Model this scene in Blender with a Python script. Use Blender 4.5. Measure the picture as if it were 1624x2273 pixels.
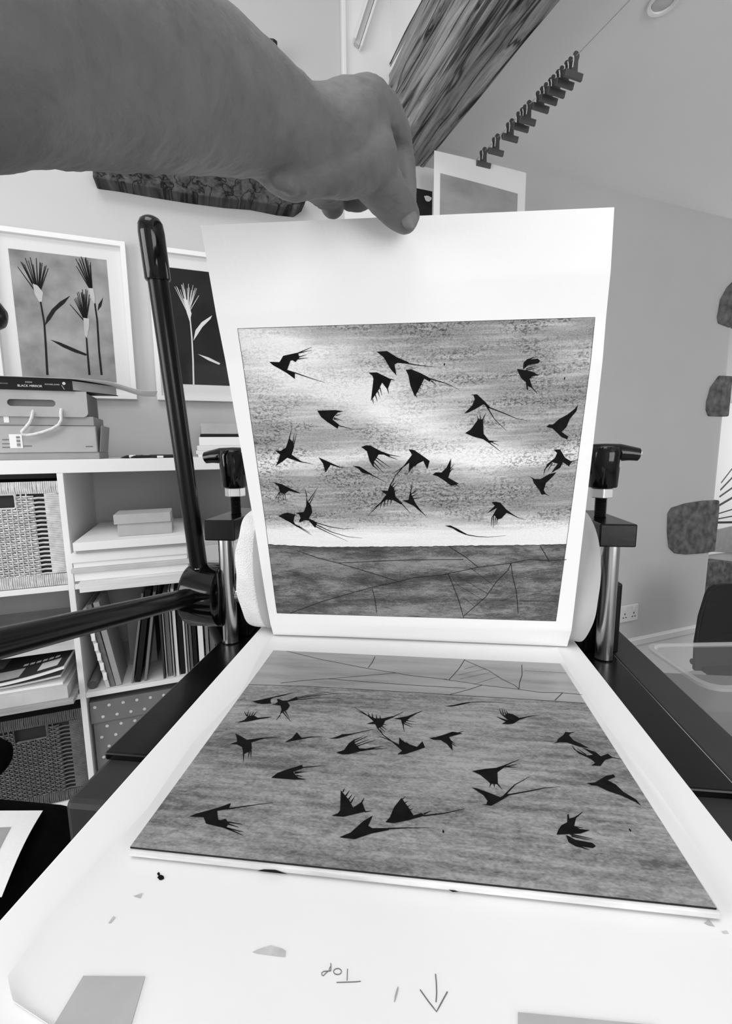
import bpy, bmesh, math, random
from mathutils import Vector, Matrix, noise
from mathutils.geometry import tessellate_polygon
import numpy as np

random.seed(7)
for o in list(bpy.data.objects):
    bpy.data.objects.remove(o)
scene = bpy.context.scene
col = scene.collection

# ------------------------------------------------------------------ camera
H = 1.495                                   # height of the lens above the floor
FPX, CX, CY = 1003.0, 812.0, 1136.5         # focal length and centre, in pixels of the 1624x2273 frame
YAW, PITCH, ROLL = math.radians(7.02), math.radians(8.07), math.radians(-0.557)
FW = np.array([-math.sin(YAW)*math.cos(PITCH), math.cos(YAW)*math.cos(PITCH), -math.sin(PITCH)])
RT0 = np.array([math.cos(YAW), math.sin(YAW), 0.0])
UP0 = np.cross(RT0, FW)
RT = math.cos(ROLL)*RT0 + math.sin(ROLL)*UP0
UP = math.cos(ROLL)*UP0 - math.sin(ROLL)*RT0
cd = bpy.data.cameras.new('camera')
cam = bpy.data.objects.new('camera', cd)
col.objects.link(cam)
cam.matrix_world = Matrix(((RT[0], UP[0], -FW[0], 0), (RT[1], UP[1], -FW[1], 0), (RT[2], UP[2], -FW[2], H), (0, 0, 0, 1)))
cd.sensor_fit = 'VERTICAL'
cd.sensor_height = 24.0
cd.lens = 24.0*FPX/2273.0
cd.clip_start = 0.02
scene.camera = cam

# ------------------------------------------------------------------ world, window light, exposure
TH = math.radians(27.3)                     # the back wall runs 27 degrees off the press
CT, ST = math.cos(TH), math.sin(TH)
def wl(u, d, z):                            # wall frame (along the wall, away from the lens, height) -> world
    return Vector((u*CT - d*ST, u*ST + d*CT, z))

world = bpy.data.worlds.new('world')
scene.world = world
world.use_nodes = True
world.node_tree.nodes['Background'].inputs[0].default_value = (1, 1, 1, 1)
world.node_tree.nodes['Background'].inputs[1].default_value = 0.9

def area(name, loc, target, sx, sy, power):
    l = bpy.data.lights.new(name, 'AREA')
    l.shape = 'RECTANGLE'; l.size = sx; l.size_y = sy; l.energy = power
    o = bpy.data.objects.new(name, l); col.objects.link(o)
    o.location = loc
    o.rotation_euler = (Vector(target) - Vector(loc)).to_track_quat('-Z', 'Y').to_euler()
    return o
# daylight standing in the three real openings of the room
area('window_daylight', wl(-2.62, 0.10, 1.75), wl(0, 0.10, 1.75), 1.9, 1.7, 60)
area('rooflight_daylight', wl(-0.55, -0.35, 3.62), wl(-0.55, -0.35, 0), 1.5, 1.5, 34)
area('alcove_window_daylight', wl(4.52, 1.55, 1.55), wl(0, 1.55, 1.55), 1.3, 1.2, 14)
area('rear_window_daylight', wl(0.9, -2.62, 1.75), wl(0.9, 0, 1.75), 1.9, 1.7, 54)

vs = scene.view_settings
vs.view_transform = 'Standard'
vs.look = 'None'
vs.gamma = 1.0
vs.use_curve_mapping = False
vs.exposure = -0.20

# ------------------------------------------------------------------ helpers
def ray(px, py):
    return (px-CX)/FPX*RT + (CY-py)/FPX*UP + FW
def at_z(px, py, z):                        # sight line meets the level z (z relative to the lens)
    r = ray(px, py); p = r*(z/r[2]); return Vector((p[0], p[1], p[2]+H))
def at_x(px, py, x):
    r = ray(px, py); p = r*(x/r[0]); return Vector((p[0], p[1], p[2]+H))
def at_y(px, py, y):
    r = ray(px, py); p = r*(y/r[1]); return Vector((p[0], p[1], p[2]+H))
def at_dist(px, py, dist):
    p = ray(px, py)*dist; return Vector((p[0], p[1], p[2]+H))
def at_wall(px, py, d):                     # sight line meets the plane d in the wall frame -> (u, d, z)
    r = ray(px, py); n = np.array([-ST, CT, 0]); p = r*(d/(n@r))
    return Vector((p[0]*CT + p[1]*ST, d, p[2]+H))

ORI = {}
def new_obj(name, data, parent, frame, origin):
    o = bpy.data.objects.new(name, data); col.objects.link(o)
    if parent is not None:
        o.parent = parent; ORI[o.name] = ORI[parent.name]
    else:
        origin = Vector(origin if origin is not None else (0, 0, 0))
        ORI[o.name] = origin
        if frame == 'W':
            o.location = wl(*origin); o.rotation_euler = (0, 0, TH)
        else:
            o.location = origin
    return o
def tag(o, label=None, cat=None, group=None, kind=None):
    if label: o['label'] = label
    if cat: o['category'] = cat
    if group: o['group'] = group
    if kind: o['kind'] = kind
    return o
def thing(name, label, cat, origin, frame='B', group=None):
    o = new_obj(name, None, None, frame, origin)
    o.empty_display_size = 0.05
    return tag(o, label, cat, group)

class MB:
    def __init__(s):
        s.v = []; s.f = []; s.uv = None
    def box(s, x0, x1, y0, y1, z0, z1):
        b = len(s.v)
        s.v += [(x, y, z) for z in (z0, z1) for x, y in ((x0, y0), (x1, y0), (x1, y1), (x0, y1))]
        s.f += [tuple(b+i for i in q) for q in ((3, 2, 1, 0), (4, 5, 6, 7), (0, 1, 5, 4), (1, 2, 6, 5), (2, 3, 7, 6), (3, 0, 4, 7))]
        return s
    def obox(s, c, ax, ay, az):             # oriented box: centre and three half axes
        c, ax, ay, az = map(Vector, (c, ax, ay, az)); b = len(s.v)
        for k in (-1, 1):
            for i, j in ((-1, -1), (1, -1), (1, 1), (-1, 1)):
                s.v.append(tuple(c + ax*i + ay*j + az*k))
        s.f += [tuple(b+i for i in q) for q in ((3, 2, 1, 0), (4, 5, 6, 7), (0, 1, 5, 4), (1, 2, 6, 5), (2, 3, 7, 6), (3, 0, 4, 7))]
        return s
    def tube(s, path, rad, seg=12, caps=True, flat=1.0):
        P = [Vector(p) for p in path]; n = len(P)
        if not hasattr(rad, '__len__'): rad = [rad]*n
        t0 = (P[1]-P[0]).normalized()
        ref = Vector((0, 0, 1)) if abs(t0.z) < 0.9 else Vector((1, 0, 0))
        a = t0.cross(ref).normalized(); b0 = len(s.v)
        for i in range(n):
            t = (P[min(i+1, n-1)]-P[max(i-1, 0)]).normalized()
            a = (a - t*a.dot(t)).normalized(); b = t.cross(a)
            for k in range(seg):
                w = 2*math.pi*k/seg
                s.v.append(tuple(P[i] + a*(math.cos(w)*rad[i]) + b*(math.sin(w)*rad[i]*flat)))
        for i in range(n-1):
            for k in range(seg):
                k2 = (k+1) % seg
                s.f.append((b0+i*seg+k, b0+i*seg+k2, b0+(i+1)*seg+k2, b0+(i+1)*seg+k))
        if caps:
            s.f.append(tuple(b0+k for k in range(seg))[::-1])
            s.f.append(tuple(b0+(n-1)*seg+k for k in range(seg)))
        return s
    def prism(s, poly, z0, z1):             # outline in the first two axes, from z0 to z1
        b = len(s.v); n = len(poly)
        s.v += [(p[0], p[1], z0) for p in poly] + [(p[0], p[1], z1) for p in poly]
        s.f.append(tuple(b+i for i in range(n))[::-1]); s.f.append(tuple(b+n+i for i in range(n)))
        for i in range(n):
            j = (i+1) % n; s.f.append((b+i, b+j, b+n+j, b+n+i))
        return s
    def prism_uz(s, poly, d0, d1):          # outline in (u, z), from d0 (front) to d1
        b = len(s.v); n = len(poly)
        s.v += [(p[0], d0, p[1]) for p in poly] + [(p[0], d1, p[1]) for p in poly]
        s.f.append(tuple(b+i for i in range(n))); s.f.append(tuple(b+n+i for i in range(n))[::-1])
        for i in range(n):
            j = (i+1) % n; s.f.append((b+j, b+i, b+n+i, b+n+j))
        return s
    def grid(s, fn, nu, nv, uvs=True):
        b = len(s.v)
        if s.uv is None and uvs: s.uv = {}
        for j in range(nv+1):
            for i in range(nu+1):
                if uvs: s.uv[len(s.v)] = (i/nu, j/nv)
                s.v.append(tuple(fn(i/nu, j/nv)))
        for j in range(nv):
            for i in range(nu):
                q = b+j*(nu+1)+i
                s.f.append((q, q+1, q+nu+2, q+nu+1))
        return s
    def slab(s, fn, nu, nv, off):           # a grid with thickness: fn(u, v) and the same moved by off
        off = Vector(off); b = len(s.v)
        s.grid(fn, nu, nv)
        m = len(s.v)-b
        for i in range(m):
            s.uv[len(s.v)] = s.uv[b+i]; s.v.append(tuple(Vector(s.v[b+i])+off))
        for f in [f for f in s.f if min(f) >= b]:
            s.f.append(tuple(i+m for i in f)[::-1])
        edge = [(i, 0) for i in range(nu)] + [(nu, j) for j in range(nv)] + [(i, nv) for i in range(nu, 0, -1)] + [(0, j) for j in range(nv, 0, -1)]
        ids = [b+j*(nu+1)+i for i, j in edge]
        for a, c in zip(ids, ids[1:]+ids[:1]): s.f.append((c, a, a+m, c+m))
        return s
    def lathe(s, prof, c, axis='z', seg=24):
        b = len(s.v); n = len(prof)
        for r, h in prof:
            for k in range(seg):
                w = 2*math.pi*k/seg; x, y = r*math.cos(w), r*math.sin(w)
                p = {'z': (x, y, h), 'x': (h, x, y), 'y': (x, h, y)}[axis]
                s.v.append((c[0]+p[0], c[1]+p[1], c[2]+p[2]))
        for i in range(n-1):
            for k in range(seg):
                k2 = (k+1) % seg
                s.f.append((b+i*seg+k, b+i*seg+k2, b+(i+1)*seg+k2, b+(i+1)*seg+k))
        s.f.append(tuple(b+k for k in range(seg))[::-1]); s.f.append(tuple(b+(n-1)*seg+k for k in range(seg)))
        return s
    def flat_poly(s, pts):                  # flat outline of 3-D points, cut into triangles
        b = len(s.v); s.v += [tuple(p) for p in pts]
        for t in tessellate_polygon([[Vector((p[0], p[1], p[2])) for p in pts]]): s.f.append(tuple(b+i for i in t))
        return s
    def build(s, name, mat, parent=None, frame='B', origin=None, smooth=False, bevel=0, fix=True):
        o = new_obj(name, None, parent, frame, origin) if False else None
        me = bpy.data.meshes.new(name)
        off = ORI[parent.name] if parent is not None else Vector(origin if origin is not None else (0, 0, 0))
        me.from_pydata([(v[0]-off[0], v[1]-off[1], v[2]-off[2]) for v in s.v], [], s.f)
        if s.uv:
            lay = me.uv_layers.new(name='UVMap')
            for lp in me.loops: lay.data[lp.index].uv = s.uv.get(lp.vertex_index, (0, 0))
        if fix:
            bm = bmesh.new(); bm.from_mesh(me); bmesh.ops.recalc_face_normals(bm, faces=bm.faces); bm.to_mesh(me); bm.free()
        if smooth:
            for p in me.polygons: p.use_smooth = True
        me.materials.append(mat)
        o = new_obj(name, me, parent, frame, origin)
        if bevel:
            m = o.modifiers.new('bevel', 'BEVEL'); m.width = bevel; m.segments = 2; m.limit_method = 'ANGLE'; m.angle_limit = math.radians(40)
        if smooth:
            m = o.modifiers.new('split', 'EDGE_SPLIT'); m.split_angle = math.radians(42)
        return o

def one(name, mb, mat, label, cat, origin, frame='B', group=None, kind=None, **k):
    return tag(mb.build(name, mat, None, frame, origin, **k), label, cat, group, kind)

def copy_tree(root, loc):
    r = root.copy(); col.objects.link(r); r.location = loc
    for ch in root.children:
        c = ch.copy(); col.objects.link(c); c.parent = r
        for g in ch.children:
            e = g.copy(); col.objects.link(e); e.parent = c
    return r

def lettering(name, text, size, origin, right, up, mat, parent, align='LEFT', depth=0.0002):
    cu = bpy.data.curves.new(name, 'FONT'); cu.body = text; cu.size = size; cu.align_x = align
    cu.extrude = depth
    t = bpy.data.objects.new(name, cu); col.objects.link(t)
    dg = bpy.context.evaluated_depsgraph_get(); dg.update()
    me0 = t.evaluated_get(dg).to_mesh()
    r, u = Vector(right).normalized(), Vector(up).normalized(); n = r.cross(u)
    mb = MB(); o = Vector(origin)
    mb.v = [tuple(o + r*v.co.x + u*v.co.y + n*v.co.z) for v in me0.vertices]
    mb.f = [tuple(p.vertices) for p in me0.polygons]
    bpy.data.objects.remove(t)
    return mb.build(name, mat, parent, fix=False)

# ------------------------------------------------------------------ materials (all greys: the picture is black and white)
MATS = {}
def mat(name, v, rough=0.6, metal=0.0, amt=0.0, scale=20.0, stretch=(1, 1, 1), bump=0.0, bscale=None, spec=0.5, alpha=None, detail=4, trans=0.0, coat=0.0, space='Object'):
    m = bpy.data.materials.new(name); m.use_nodes = True
    nt = m.node_tree; b = nt.nodes['Principled BSDF']
    b.inputs['Base Color'].default_value = (v, v, v, 1)
    b.inputs['Roughness'].default_value = rough
    b.inputs['Metallic'].default_value = metal
    b.inputs['Specular IOR Level'].default_value = spec
    b.inputs['Transmission Weight'].default_value = trans
    b.inputs['Coat Weight'].default_value = coat
    tc = nt.nodes.new('ShaderNodeTexCoord'); mp = nt.nodes.new('ShaderNodeMapping')
    nt.links.new(tc.outputs[space], mp.inputs[0]); mp.inputs['Scale'].default_value = stretch
    if amt:
        n = nt.nodes.new('ShaderNodeTexNoise'); n.inputs['Scale'].default_value = scale; n.inputs['Detail'].default_value = detail
        nt.links.new(mp.outputs[0], n.inputs['Vector'])
        r = nt.nodes.new('ShaderNodeValToRGB')
        lo, hi = max(v*(1-amt), 0), min(v*(1+amt), 1)
        r.color_ramp.elements[0].position = 0.3; r.color_ramp.elements[1].position = 0.7
        r.color_ramp.elements[0].color = (lo, lo, lo, 1); r.color_ramp.elements[1].color = (hi, hi, hi, 1)
        nt.links.new(n.outputs['Fac'], r.inputs[0]); nt.links.new(r.outputs[0], b.inputs['Base Color'])
    if bump:
        n2 = nt.nodes.new('ShaderNodeTexNoise'); n2.inputs['Scale'].default_value = bscale or scale; n2.inputs['Detail'].default_value = 5
        nt.links.new(mp.outputs[0], n2.inputs['Vector'])
        bp = nt.nodes.new('ShaderNodeBump'); bp.inputs['Strength'].default_value = bump; bp.inputs['Distance'].default_value = 0.002
        nt.links.new(n2.outputs['Fac'], bp.inputs['Height']); nt.links.new(bp.outputs[0], b.inputs['Normal'])
    if alpha is not None: b.inputs['Alpha'].default_value = alpha
    MATS[name] = m
    return m

plaster = mat('plaster', 0.565, 0.9, amt=0.03, scale=2, bump=0.25, bscale=30, spec=0.2)
plaster_white = mat('plaster_white', 0.80, 0.9, amt=0.02, scale=2, bump=0.15, bscale=30, spec=0.2)
ceiling_paint = mat('ceiling_paint', 0.82, 0.9, amt=0.02, scale=2, bump=0.15, bscale=40, spec=0.2)
gloss_white = mat('gloss_white', 0.82, 0.4)
floor_mat = mat('floor_mat', 0.34, 0.6, amt=0.2, scale=6)
stone = mat('stone', 0.13, 0.9, amt=0.5, scale=22, bump=0.8, bscale=40, spec=0.2)
laminate = mat('laminate', 0.80, 0.45)
black_paint = mat('black_paint', 0.003, 0.25, spec=0.28, bump=0.05, bscale=120)
black_gloss = mat('black_gloss', 0.002, 0.10, spec=0.42)
grey_paint = mat('grey_paint', 0.030, 0.5, spec=0.3, amt=0.1, scale=15)
steel = mat('steel', 0.55, 0.2, 1.0, amt=0.08, scale=3, stretch=(40, 40, 1))
zinc = mat('zinc', 0.8, 0.3, 0.8)
thread_mat = mat('thread_mat', 0.03, 0.35, 0.6)
paper = mat('paper', 0.84, 0.9, bump=0.08, bscale=260, spec=0.1)
paper_soft = mat('paper_soft', 0.82, 0.9, amt=0.03, scale=5, bump=0.25, bscale=9, spec=0.1)
tissue = mat('tissue', 0.42, 0.85, amt=0.08, scale=7, bump=0.4, bscale=14, spec=0.15)
felt = mat('felt', 0.80, 1.0, amt=0.05, scale=60, bump=0.9, bscale=500, spec=0.05)
board_white = mat('board_white', 0.84, 0.7, spec=0.2)
stained_board = mat('stained_board', 0.62, 0.8, amt=0.28, scale=16, stretch=(1, 1, 6), spec=0.1, detail=6)
paper_edge = mat('paper_edge', 0.72, 0.9, amt=0.12, scale=30, stretch=(0.3, 0.3, 22))
paper_dim = mat('paper_dim', 0.55, 0.9, amt=0.1, scale=14)
ink = mat('ink', 0.006, 0.7, amt=0.4, scale=120, spec=0.08)
ink_line = mat('ink_line', 0.018, 0.7, spec=0.1)
pencil = mat('pencil', 0.14, 0.7)
pencil_soft = mat('pencil_soft', 0.36, 0.7)
smudge = mat('smudge', 0.5, 0.8, amt=0.35, scale=60)
tape_mat = mat('tape_mat', 0.42, 0.6, amt=0.06, scale=40)
card = mat('card', 0.32, 0.85, amt=0.06, scale=25)
card_pale = mat('card_pale', 0.42, 0.85, amt=0.05, scale=25)
card_dark = mat('card_dark', 0.16, 0.85, amt=0.06, scale=25)
rope = mat('rope', 0.72, 0.9, amt=0.1, scale=120)
book_black = mat('book_black', 0.006, 0.45, spec=0.25)
wicker_pale = mat('wicker_pale', 0.58, 0.7, amt=0.2, scale=60)
wicker_dark = mat('wicker_dark', 0.10, 0.7, amt=0.25, scale=60)
hollow_shade = mat('hollow_shade', 0.02, 0.9)  # near-black colour standing for the shade inside holes and hollows
fabric_black = mat('fabric_black', 0.003, 0.95, spec=0.03, amt=0.3, scale=80)
wood_pale = mat('wood_pale', 0.36, 0.6, amt=0.18, scale=6, stretch=(1, 8, 8))
plastic_grey = mat('plastic_grey', 0.022, 0.6, spec=0.2, amt=0.1, scale=3, stretch=(1, 1, 20))
plastic_white = mat('plastic_white', 0.72, 0.4)
skin = mat('skin', 0.140, 0.55, amt=0.16, scale=26, bump=0.5, bscale=150, stretch=(1.0, 1.0, 1.6), spec=0.35)
nail_mat = mat('nail_mat', 0.165, 0.45, spec=0.3)
clip_metal = mat('clip_metal', 0.12, 0.4, 0.6)
ferrule_and_glint = mat('ferrule_and_glint', 0.85, 0.25, 0.2)  # pale metal for ferrules; on the clip handles a painted highlight
string_mat = mat('string_mat', 0.35, 0.9)
tub_mat = mat('tub_mat', 0.6, 0.3, alpha=0.13)
tub_rim_mat = mat('tub_rim_mat', 0.6, 0.35, alpha=0.40)
glass = mat('glass', 0.02, 0.05, alpha=0.04)
table_grey = mat('table_grey', 0.13, 0.5, amt=0.08, scale=5)

def timber(name, lo, hi):
    m = bpy.data.materials.new(name); m.use_nodes = True; nt = m.node_tree; b = nt.nodes['Principled BSDF']
    b.inputs['Roughness'].default_value = 0.85; b.inputs['Specular IOR Level'].default_value = 0.2
    tc = nt.nodes.new('ShaderNodeTexCoord'); mp = nt.nodes.new('ShaderNodeMapping'); mp.inputs['Scale'].default_value = (15, 1.5, 15)
    nt.links.new(tc.outputs['Object'], mp.inputs[0])
    n = nt.nodes.new('ShaderNodeTexNoise'); n.inputs['Scale'].default_value = 2.2; n.inputs['Detail'].default_value = 8; n.inputs['Roughness'].default_value = 0.65; n.inputs['Distortion'].default_value = 0.6
    nt.links.new(mp.outputs[0], n.inputs['Vector'])
    r = nt.nodes.new('ShaderNodeValToRGB'); e = r.color_ramp.elements
    e[0].position = 0.35; e[0].color = (lo*0.20,)*3 + (1,); e[1].position = 0.75; e[1].color = (hi, hi, hi, 1)
    x = e.new(0.42); x.color = (lo, lo, lo, 1)
    nt.links.new(n.outputs['Fac'], r.inputs[0])
    mp2 = nt.nodes.new('ShaderNodeMapping'); mp2.inputs['Scale'].default_value = (15, 0.7, 15); mp2.inputs['Location'].default_value = (3.3, 1.1, 5.2)
    n2 = nt.nodes.new('ShaderNodeTexNoise'); n2.inputs['Scale'].default_value = 1.3; n2.inputs['Detail'].default_value = 3; n2.inputs['Distortion'].default_value = 0.25
    nt.links.new(tc.outputs['Object'], mp2.inputs[0]); nt.links.new(mp2.outputs[0], n2.inputs['Vector'])
    c2 = nt.nodes.new('ShaderNodeValToRGB'); g = c2.color_ramp.elements                    # narrow dark splits along the grain
    g[0].position = 0.465; g[0].color = (1, 1, 1, 1); g[1].position = 0.535; g[1].color = (1, 1, 1, 1)
    k = g.new(0.49); k.color = (0.10, 0.10, 0.10, 1); k = g.new(0.505); k.color = (0.10, 0.10, 0.10, 1)
    nt.links.new(n2.outputs['Fac'], c2.inputs[0])
    mx = nt.nodes.new('ShaderNodeMix'); mx.data_type = 'RGBA'; mx.blend_type = 'MULTIPLY'; mx.inputs[0].default_value = 0.9
    nt.links.new(r.outputs[0], mx.inputs[6]); nt.links.new(c2.outputs[0], mx.inputs[7]); nt.links.new(mx.outputs[2], b.inputs['Base Color'])
    bp = nt.nodes.new('ShaderNodeBump'); bp.inputs['Strength'].default_value = 1.0; bp.inputs['Distance'].default_value = 0.008
    nt.links.new(mx.outputs[2], bp.inputs['Height']); nt.links.new(bp.outputs[0], b.inputs['Normal'])
    return m
oak = timber('oak', 0.17, 0.50)
oak_dark = timber('oak_dark', 0.04, 0.13)

def printed(name, dark, mid, light, streak=(2.0, 14.0), big=2.0, speck=0.5, tilt=0.0, rough=0.9, metal=0.0, shift=0.0, spec=0.1):
    """Mottled etched tone: broad clouds, streaks along the plate and fine broken speckle, laid out in the sheet's own UV."""
    m = bpy.data.materials.new(name); m.use_nodes = True; nt = m.node_tree; b = nt.nodes['Principled BSDF']; L = nt.links.new
    b.inputs['Roughness'].default_value = rough; b.inputs['Metallic'].default_value = metal; b.inputs['Specular IOR Level'].default_value = spec
    tc = nt.nodes.new('ShaderNodeTexCoord')
    def nz(sc, stretch, det, rot=0.0, dist=0.0):
        mp = nt.nodes.new('ShaderNodeMapping'); mp.inputs['Scale'].default_value = (*stretch, 1); mp.inputs['Rotation'].default_value = (0, 0, rot)
        mp.inputs['Location'].default_value = (shift, shift, 0)
        n = nt.nodes.new('ShaderNodeTexNoise'); n.inputs['Scale'].default_value = sc; n.inputs['Detail'].default_value = det; n.inputs['Distortion'].default_value = dist
        L(tc.outputs['UV'], mp.inputs[0]); L(mp.outputs[0], n.inputs['Vector']); return n.outputs['Fac']
    def mth(op, a, c):
        k = nt.nodes.new('ShaderNodeMath'); k.operation = op
        for i, q in enumerate((a, c)):
            if isinstance(q, (int, float)): k.inputs[i].default_value = q
            else: L(q, k.inputs[i])
        return k.outputs[0]
    cloud = nz(big, (1, 2.2), 2, tilt)
    strk = nz(3.0, streak, 5, tilt, 0.3)
    fine = nz(130, (1, 1.15), 3, 0, 0.4)
    mid_n = nz(34, (1, 1.2), 4, 0, 0.8)
    a = mth('ADD', mth('MULTIPLY', cloud, 0.9), mth('MULTIPLY', strk, 0.7))
    sp = mth('MULTIPLY', mth('ADD', fine, mid_n), speck)
    s = mth('SUBTRACT', mth('ADD', a, sp), speck + 0.3)
    r = nt.nodes.new('ShaderNodeValToRGB'); e = r.color_ramp.elements
    e[0].position = 0.22; e[0].color = (dark,)*3 + (1,); e[1].position = 0.72; e[1].color = (light,)*3 + (1,)
    x = e.new(0.45); x.color = (mid,)*3 + (1,)
    L(s, r.inputs[0]); L(r.outputs[0], b.inputs['Base Color'])
    return m
def etched_sky(name):
    """Printed sky: pale sweeps wiped across the plate, broken dark stipple in drifts, a white band over the horizon."""
    m = bpy.data.materials.new(name); m.use_nodes = True; nt = m.node_tree; b = nt.nodes['Principled BSDF']; L = nt.links.new
    b.inputs['Roughness'].default_value = 0.9; b.inputs['Specular IOR Level'].default_value = 0.1
    tc = nt.nodes.new('ShaderNodeTexCoord'); sx = nt.nodes.new('ShaderNodeSeparateXYZ'); L(tc.outputs['UV'], sx.inputs[0])
    U, V = sx.outputs[0], sx.outputs[1]
    def M(op, a, c=0.0):
        k = nt.nodes.new('ShaderNodeMath'); k.operation = op
        for i, q in enumerate((a, c)):
            if isinstance(q, (int, float)): k.inputs[i].default_value = q
            else: L(q, k.inputs[i])
        return k.outputs[0]
    def nz(sc, stretch, det, rot=0.0, dist=0.0, loc=0.0):
        mp = nt.nodes.new('ShaderNodeMapping'); mp.inputs['Scale'].default_value = (*stretch, 1); mp.inputs['Rotation'].default_value = (0, 0, rot); mp.inputs['Location'].default_value = (loc, loc*0.7, 0)
        n = nt.nodes.new('ShaderNodeTexNoise'); n.inputs['Scale'].default_value = sc; n.inputs['Detail'].default_value = det; n.inputs['Distortion'].default_value = dist
        L(tc.outputs['UV'], mp.inputs[0]); L(mp.outputs[0], n.inputs['Vector']); return n.outputs['Fac']
    def rng(x, a, c, lo=0.0, hi=1.0):
        k = nt.nodes.new('ShaderNodeMapRange'); k.interpolation_type = 'SMOOTHSTEP'; L(x, k.inputs[0])
        for i, q in enumerate((a, c, lo, hi)): k.inputs[i+1].default_value = q
        return k.outputs[0]
    def bell(x, w): return M('POWER', 2.718, M('MULTIPLY', M('POWER', M('DIVIDE', x, w), 2), -1))
    wob = M('MULTIPLY', M('SUBTRACT', nz(2.5, (1, 1.5), 3, 0, 0, 3.0), 0.5), 0.5)
    diag = M('ADD', M('SUBTRACT', V, M('SUBTRACT', 0.93, M('MULTIPLY', U, 0.62))), wob)      # a sweep falling from the upper left
    sweep = M('MULTIPLY', bell(diag, 0.17), rng(U, 0.95, 0.35))
    band1 = M('MULTIPLY', bell(M('ADD', M('SUBTRACT', V, 0.44), M('MULTIPLY', wob, 0.3)), 0.045), 0.75)
    low = rng(V, 0.17, 0.05)
    patches = rng(nz(3.2, (1, 2.6), 3, 0.15, 0.3, 8.0), 0.50, 0.72)
    strk = rng(nz(4.0, (1.2, 16), 4, 0.10, 0.2, 1.0), 0.42, 0.70)
    light = M('MINIMUM', M('ADD', M('ADD', M('ADD', sweep, band1), M('MULTIPLY', low, 0.95)), M('ADD', M('MULTIPLY', patches, 0.30), M('MULTIPLY', strk, 0.26))), 1.0)
    stip = M('MAXIMUM', rng(nz(95, (1, 1.15), 3, 0, 0.5, 5.0), 0.50, 0.60), M('MULTIPLY', rng(nz(170, (1, 1.1), 2, 0, 0.3, 7.0), 0.52, 0.62), 0.7))
    clump = rng(nz(5, (1, 2.4), 3, 0.1, 0.4, 2.0), 0.38, 0.62)
    drift = rng(nz(2.6, (1, 2.2), 2, 0.2, 0.0, 6.0), 0.36, 0.60)
    grain = M('MULTIPLY', M('SUBTRACT', nz(210, (1, 1), 2, 0, 0, 9.0), 0.5), 0.35)
    spk = M('MULTIPLY', M('MULTIPLY', stip, M('ADD', M('MULTIPLY', clump, 0.72), 0.20)), M('SUBTRACT', 1.0, M('MULTIPLY', M('MAXIMUM', low, M('MULTIPLY', sweep, 0.75)), 0.95)))
    tone = M('ADD', 0.31, M('MULTIPLY', light, 0.52))
    tone = M('ADD', tone, M('MULTIPLY', grain, 0.9))
    tone = M('SUBTRACT', tone, M('MULTIPLY', drift, 0.06))
    tone = M('MULTIPLY', tone, M('SUBTRACT', 1.0, M('MULTIPLY', spk, 0.72)))
    c = nt.nodes.new('ShaderNodeCombineColor'); tone = M('MINIMUM', M('MAXIMUM', tone, 0.03), 0.86)
    for i in range(3): L(tone, c.inputs[i])
    L(c.outputs[0], b.inputs['Base Color'])
    return m
sky_print = etched_sky('sky_print')
field_print = printed('field_print', 0.045, 0.10, 0.26, streak=(3, 3), speck=0.55, shift=3.1)
sky_plate = printed('sky_plate', 0.11, 0.245, 0.42, speck=0.60, big=2.4, rough=0.4, metal=0.25, shift=1.7, spec=0.4)
field_plate = printed('field_plate', 0.29, 0.38, 0.45, streak=(2, 3), speck=0.2, rough=0.4, metal=0.25, shift=5.0, spec=0.4)
wash_print = printed('wash_print', 0.17, 0.31, 0.44, streak=(1, 1), speck=0.1, shift=2.0)
dark_print = printed('dark_print', 0.020, 0.026, 0.034, streak=(1, 1), speck=0.1, shift=4.0)
pale_print = printed('pale_print', 0.27, 0.33, 0.38, streak=(1, 1), speck=0.1, shift=6.0)

# ================================================================== the room
def struct(name, mb, m, frame='W', origin=(0, 0, 0), **k):
    return tag(mb.build(name, m, None, frame, origin, **k), kind='structure')
struct('floor', MB().box(-2.9, 4.8, -2.9, 2.6, -0.1, 0), floor_mat)
wb = struct('wall_back', MB().box(-2.85, 3.14, 1.93, 2.15, 0, 3.85), plaster, bevel=0.06)
wb.modifiers['bevel'].segments = 6
struct('wall_recess', MB().box(3.0, 4.75, 2.42, 2.55, 0, 2.95), plaster)
m = MB()
for b in ((4.6, 4.75, -2.85, 2.42, 0, 0.9), (4.6, 4.75, -2.85, 2.42, 2.2, 2.95), (4.6, 4.75, -2.85, 0.85, 0.9, 2.2), (4.6, 4.75, 2.25, 2.42, 0.9, 2.2)): m.box(*b)
struct('wall_right', m, plaster)
m = MB()
for b in ((-2.85, -2.7, -2.85, 1.93, 0, 0.9), (-2.85, -2.7, -2.85, 1.93, 2.6, 3.85), (-2.85, -2.7, -2.85, -0.85, 0.9, 2.6), (-2.85, -2.7, 1.05, 1.93, 0.9, 2.6)): m.box(*b)
struct('wall_left', m, plaster_white)
m = MB()
for b in ((-2.7, 4.6, -2.85, -2.7, 0, 0.9), (-2.7, 4.6, -2.85, -2.7, 2.6, 3.85), (-2.7, -0.05, -2.85, -2.7, 0.9, 2.6), (1.85, 4.6, -2.85, -2.7, 0.9, 2.6)): m.box(*b)
struct('wall_front', m, plaster_white)
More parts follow.
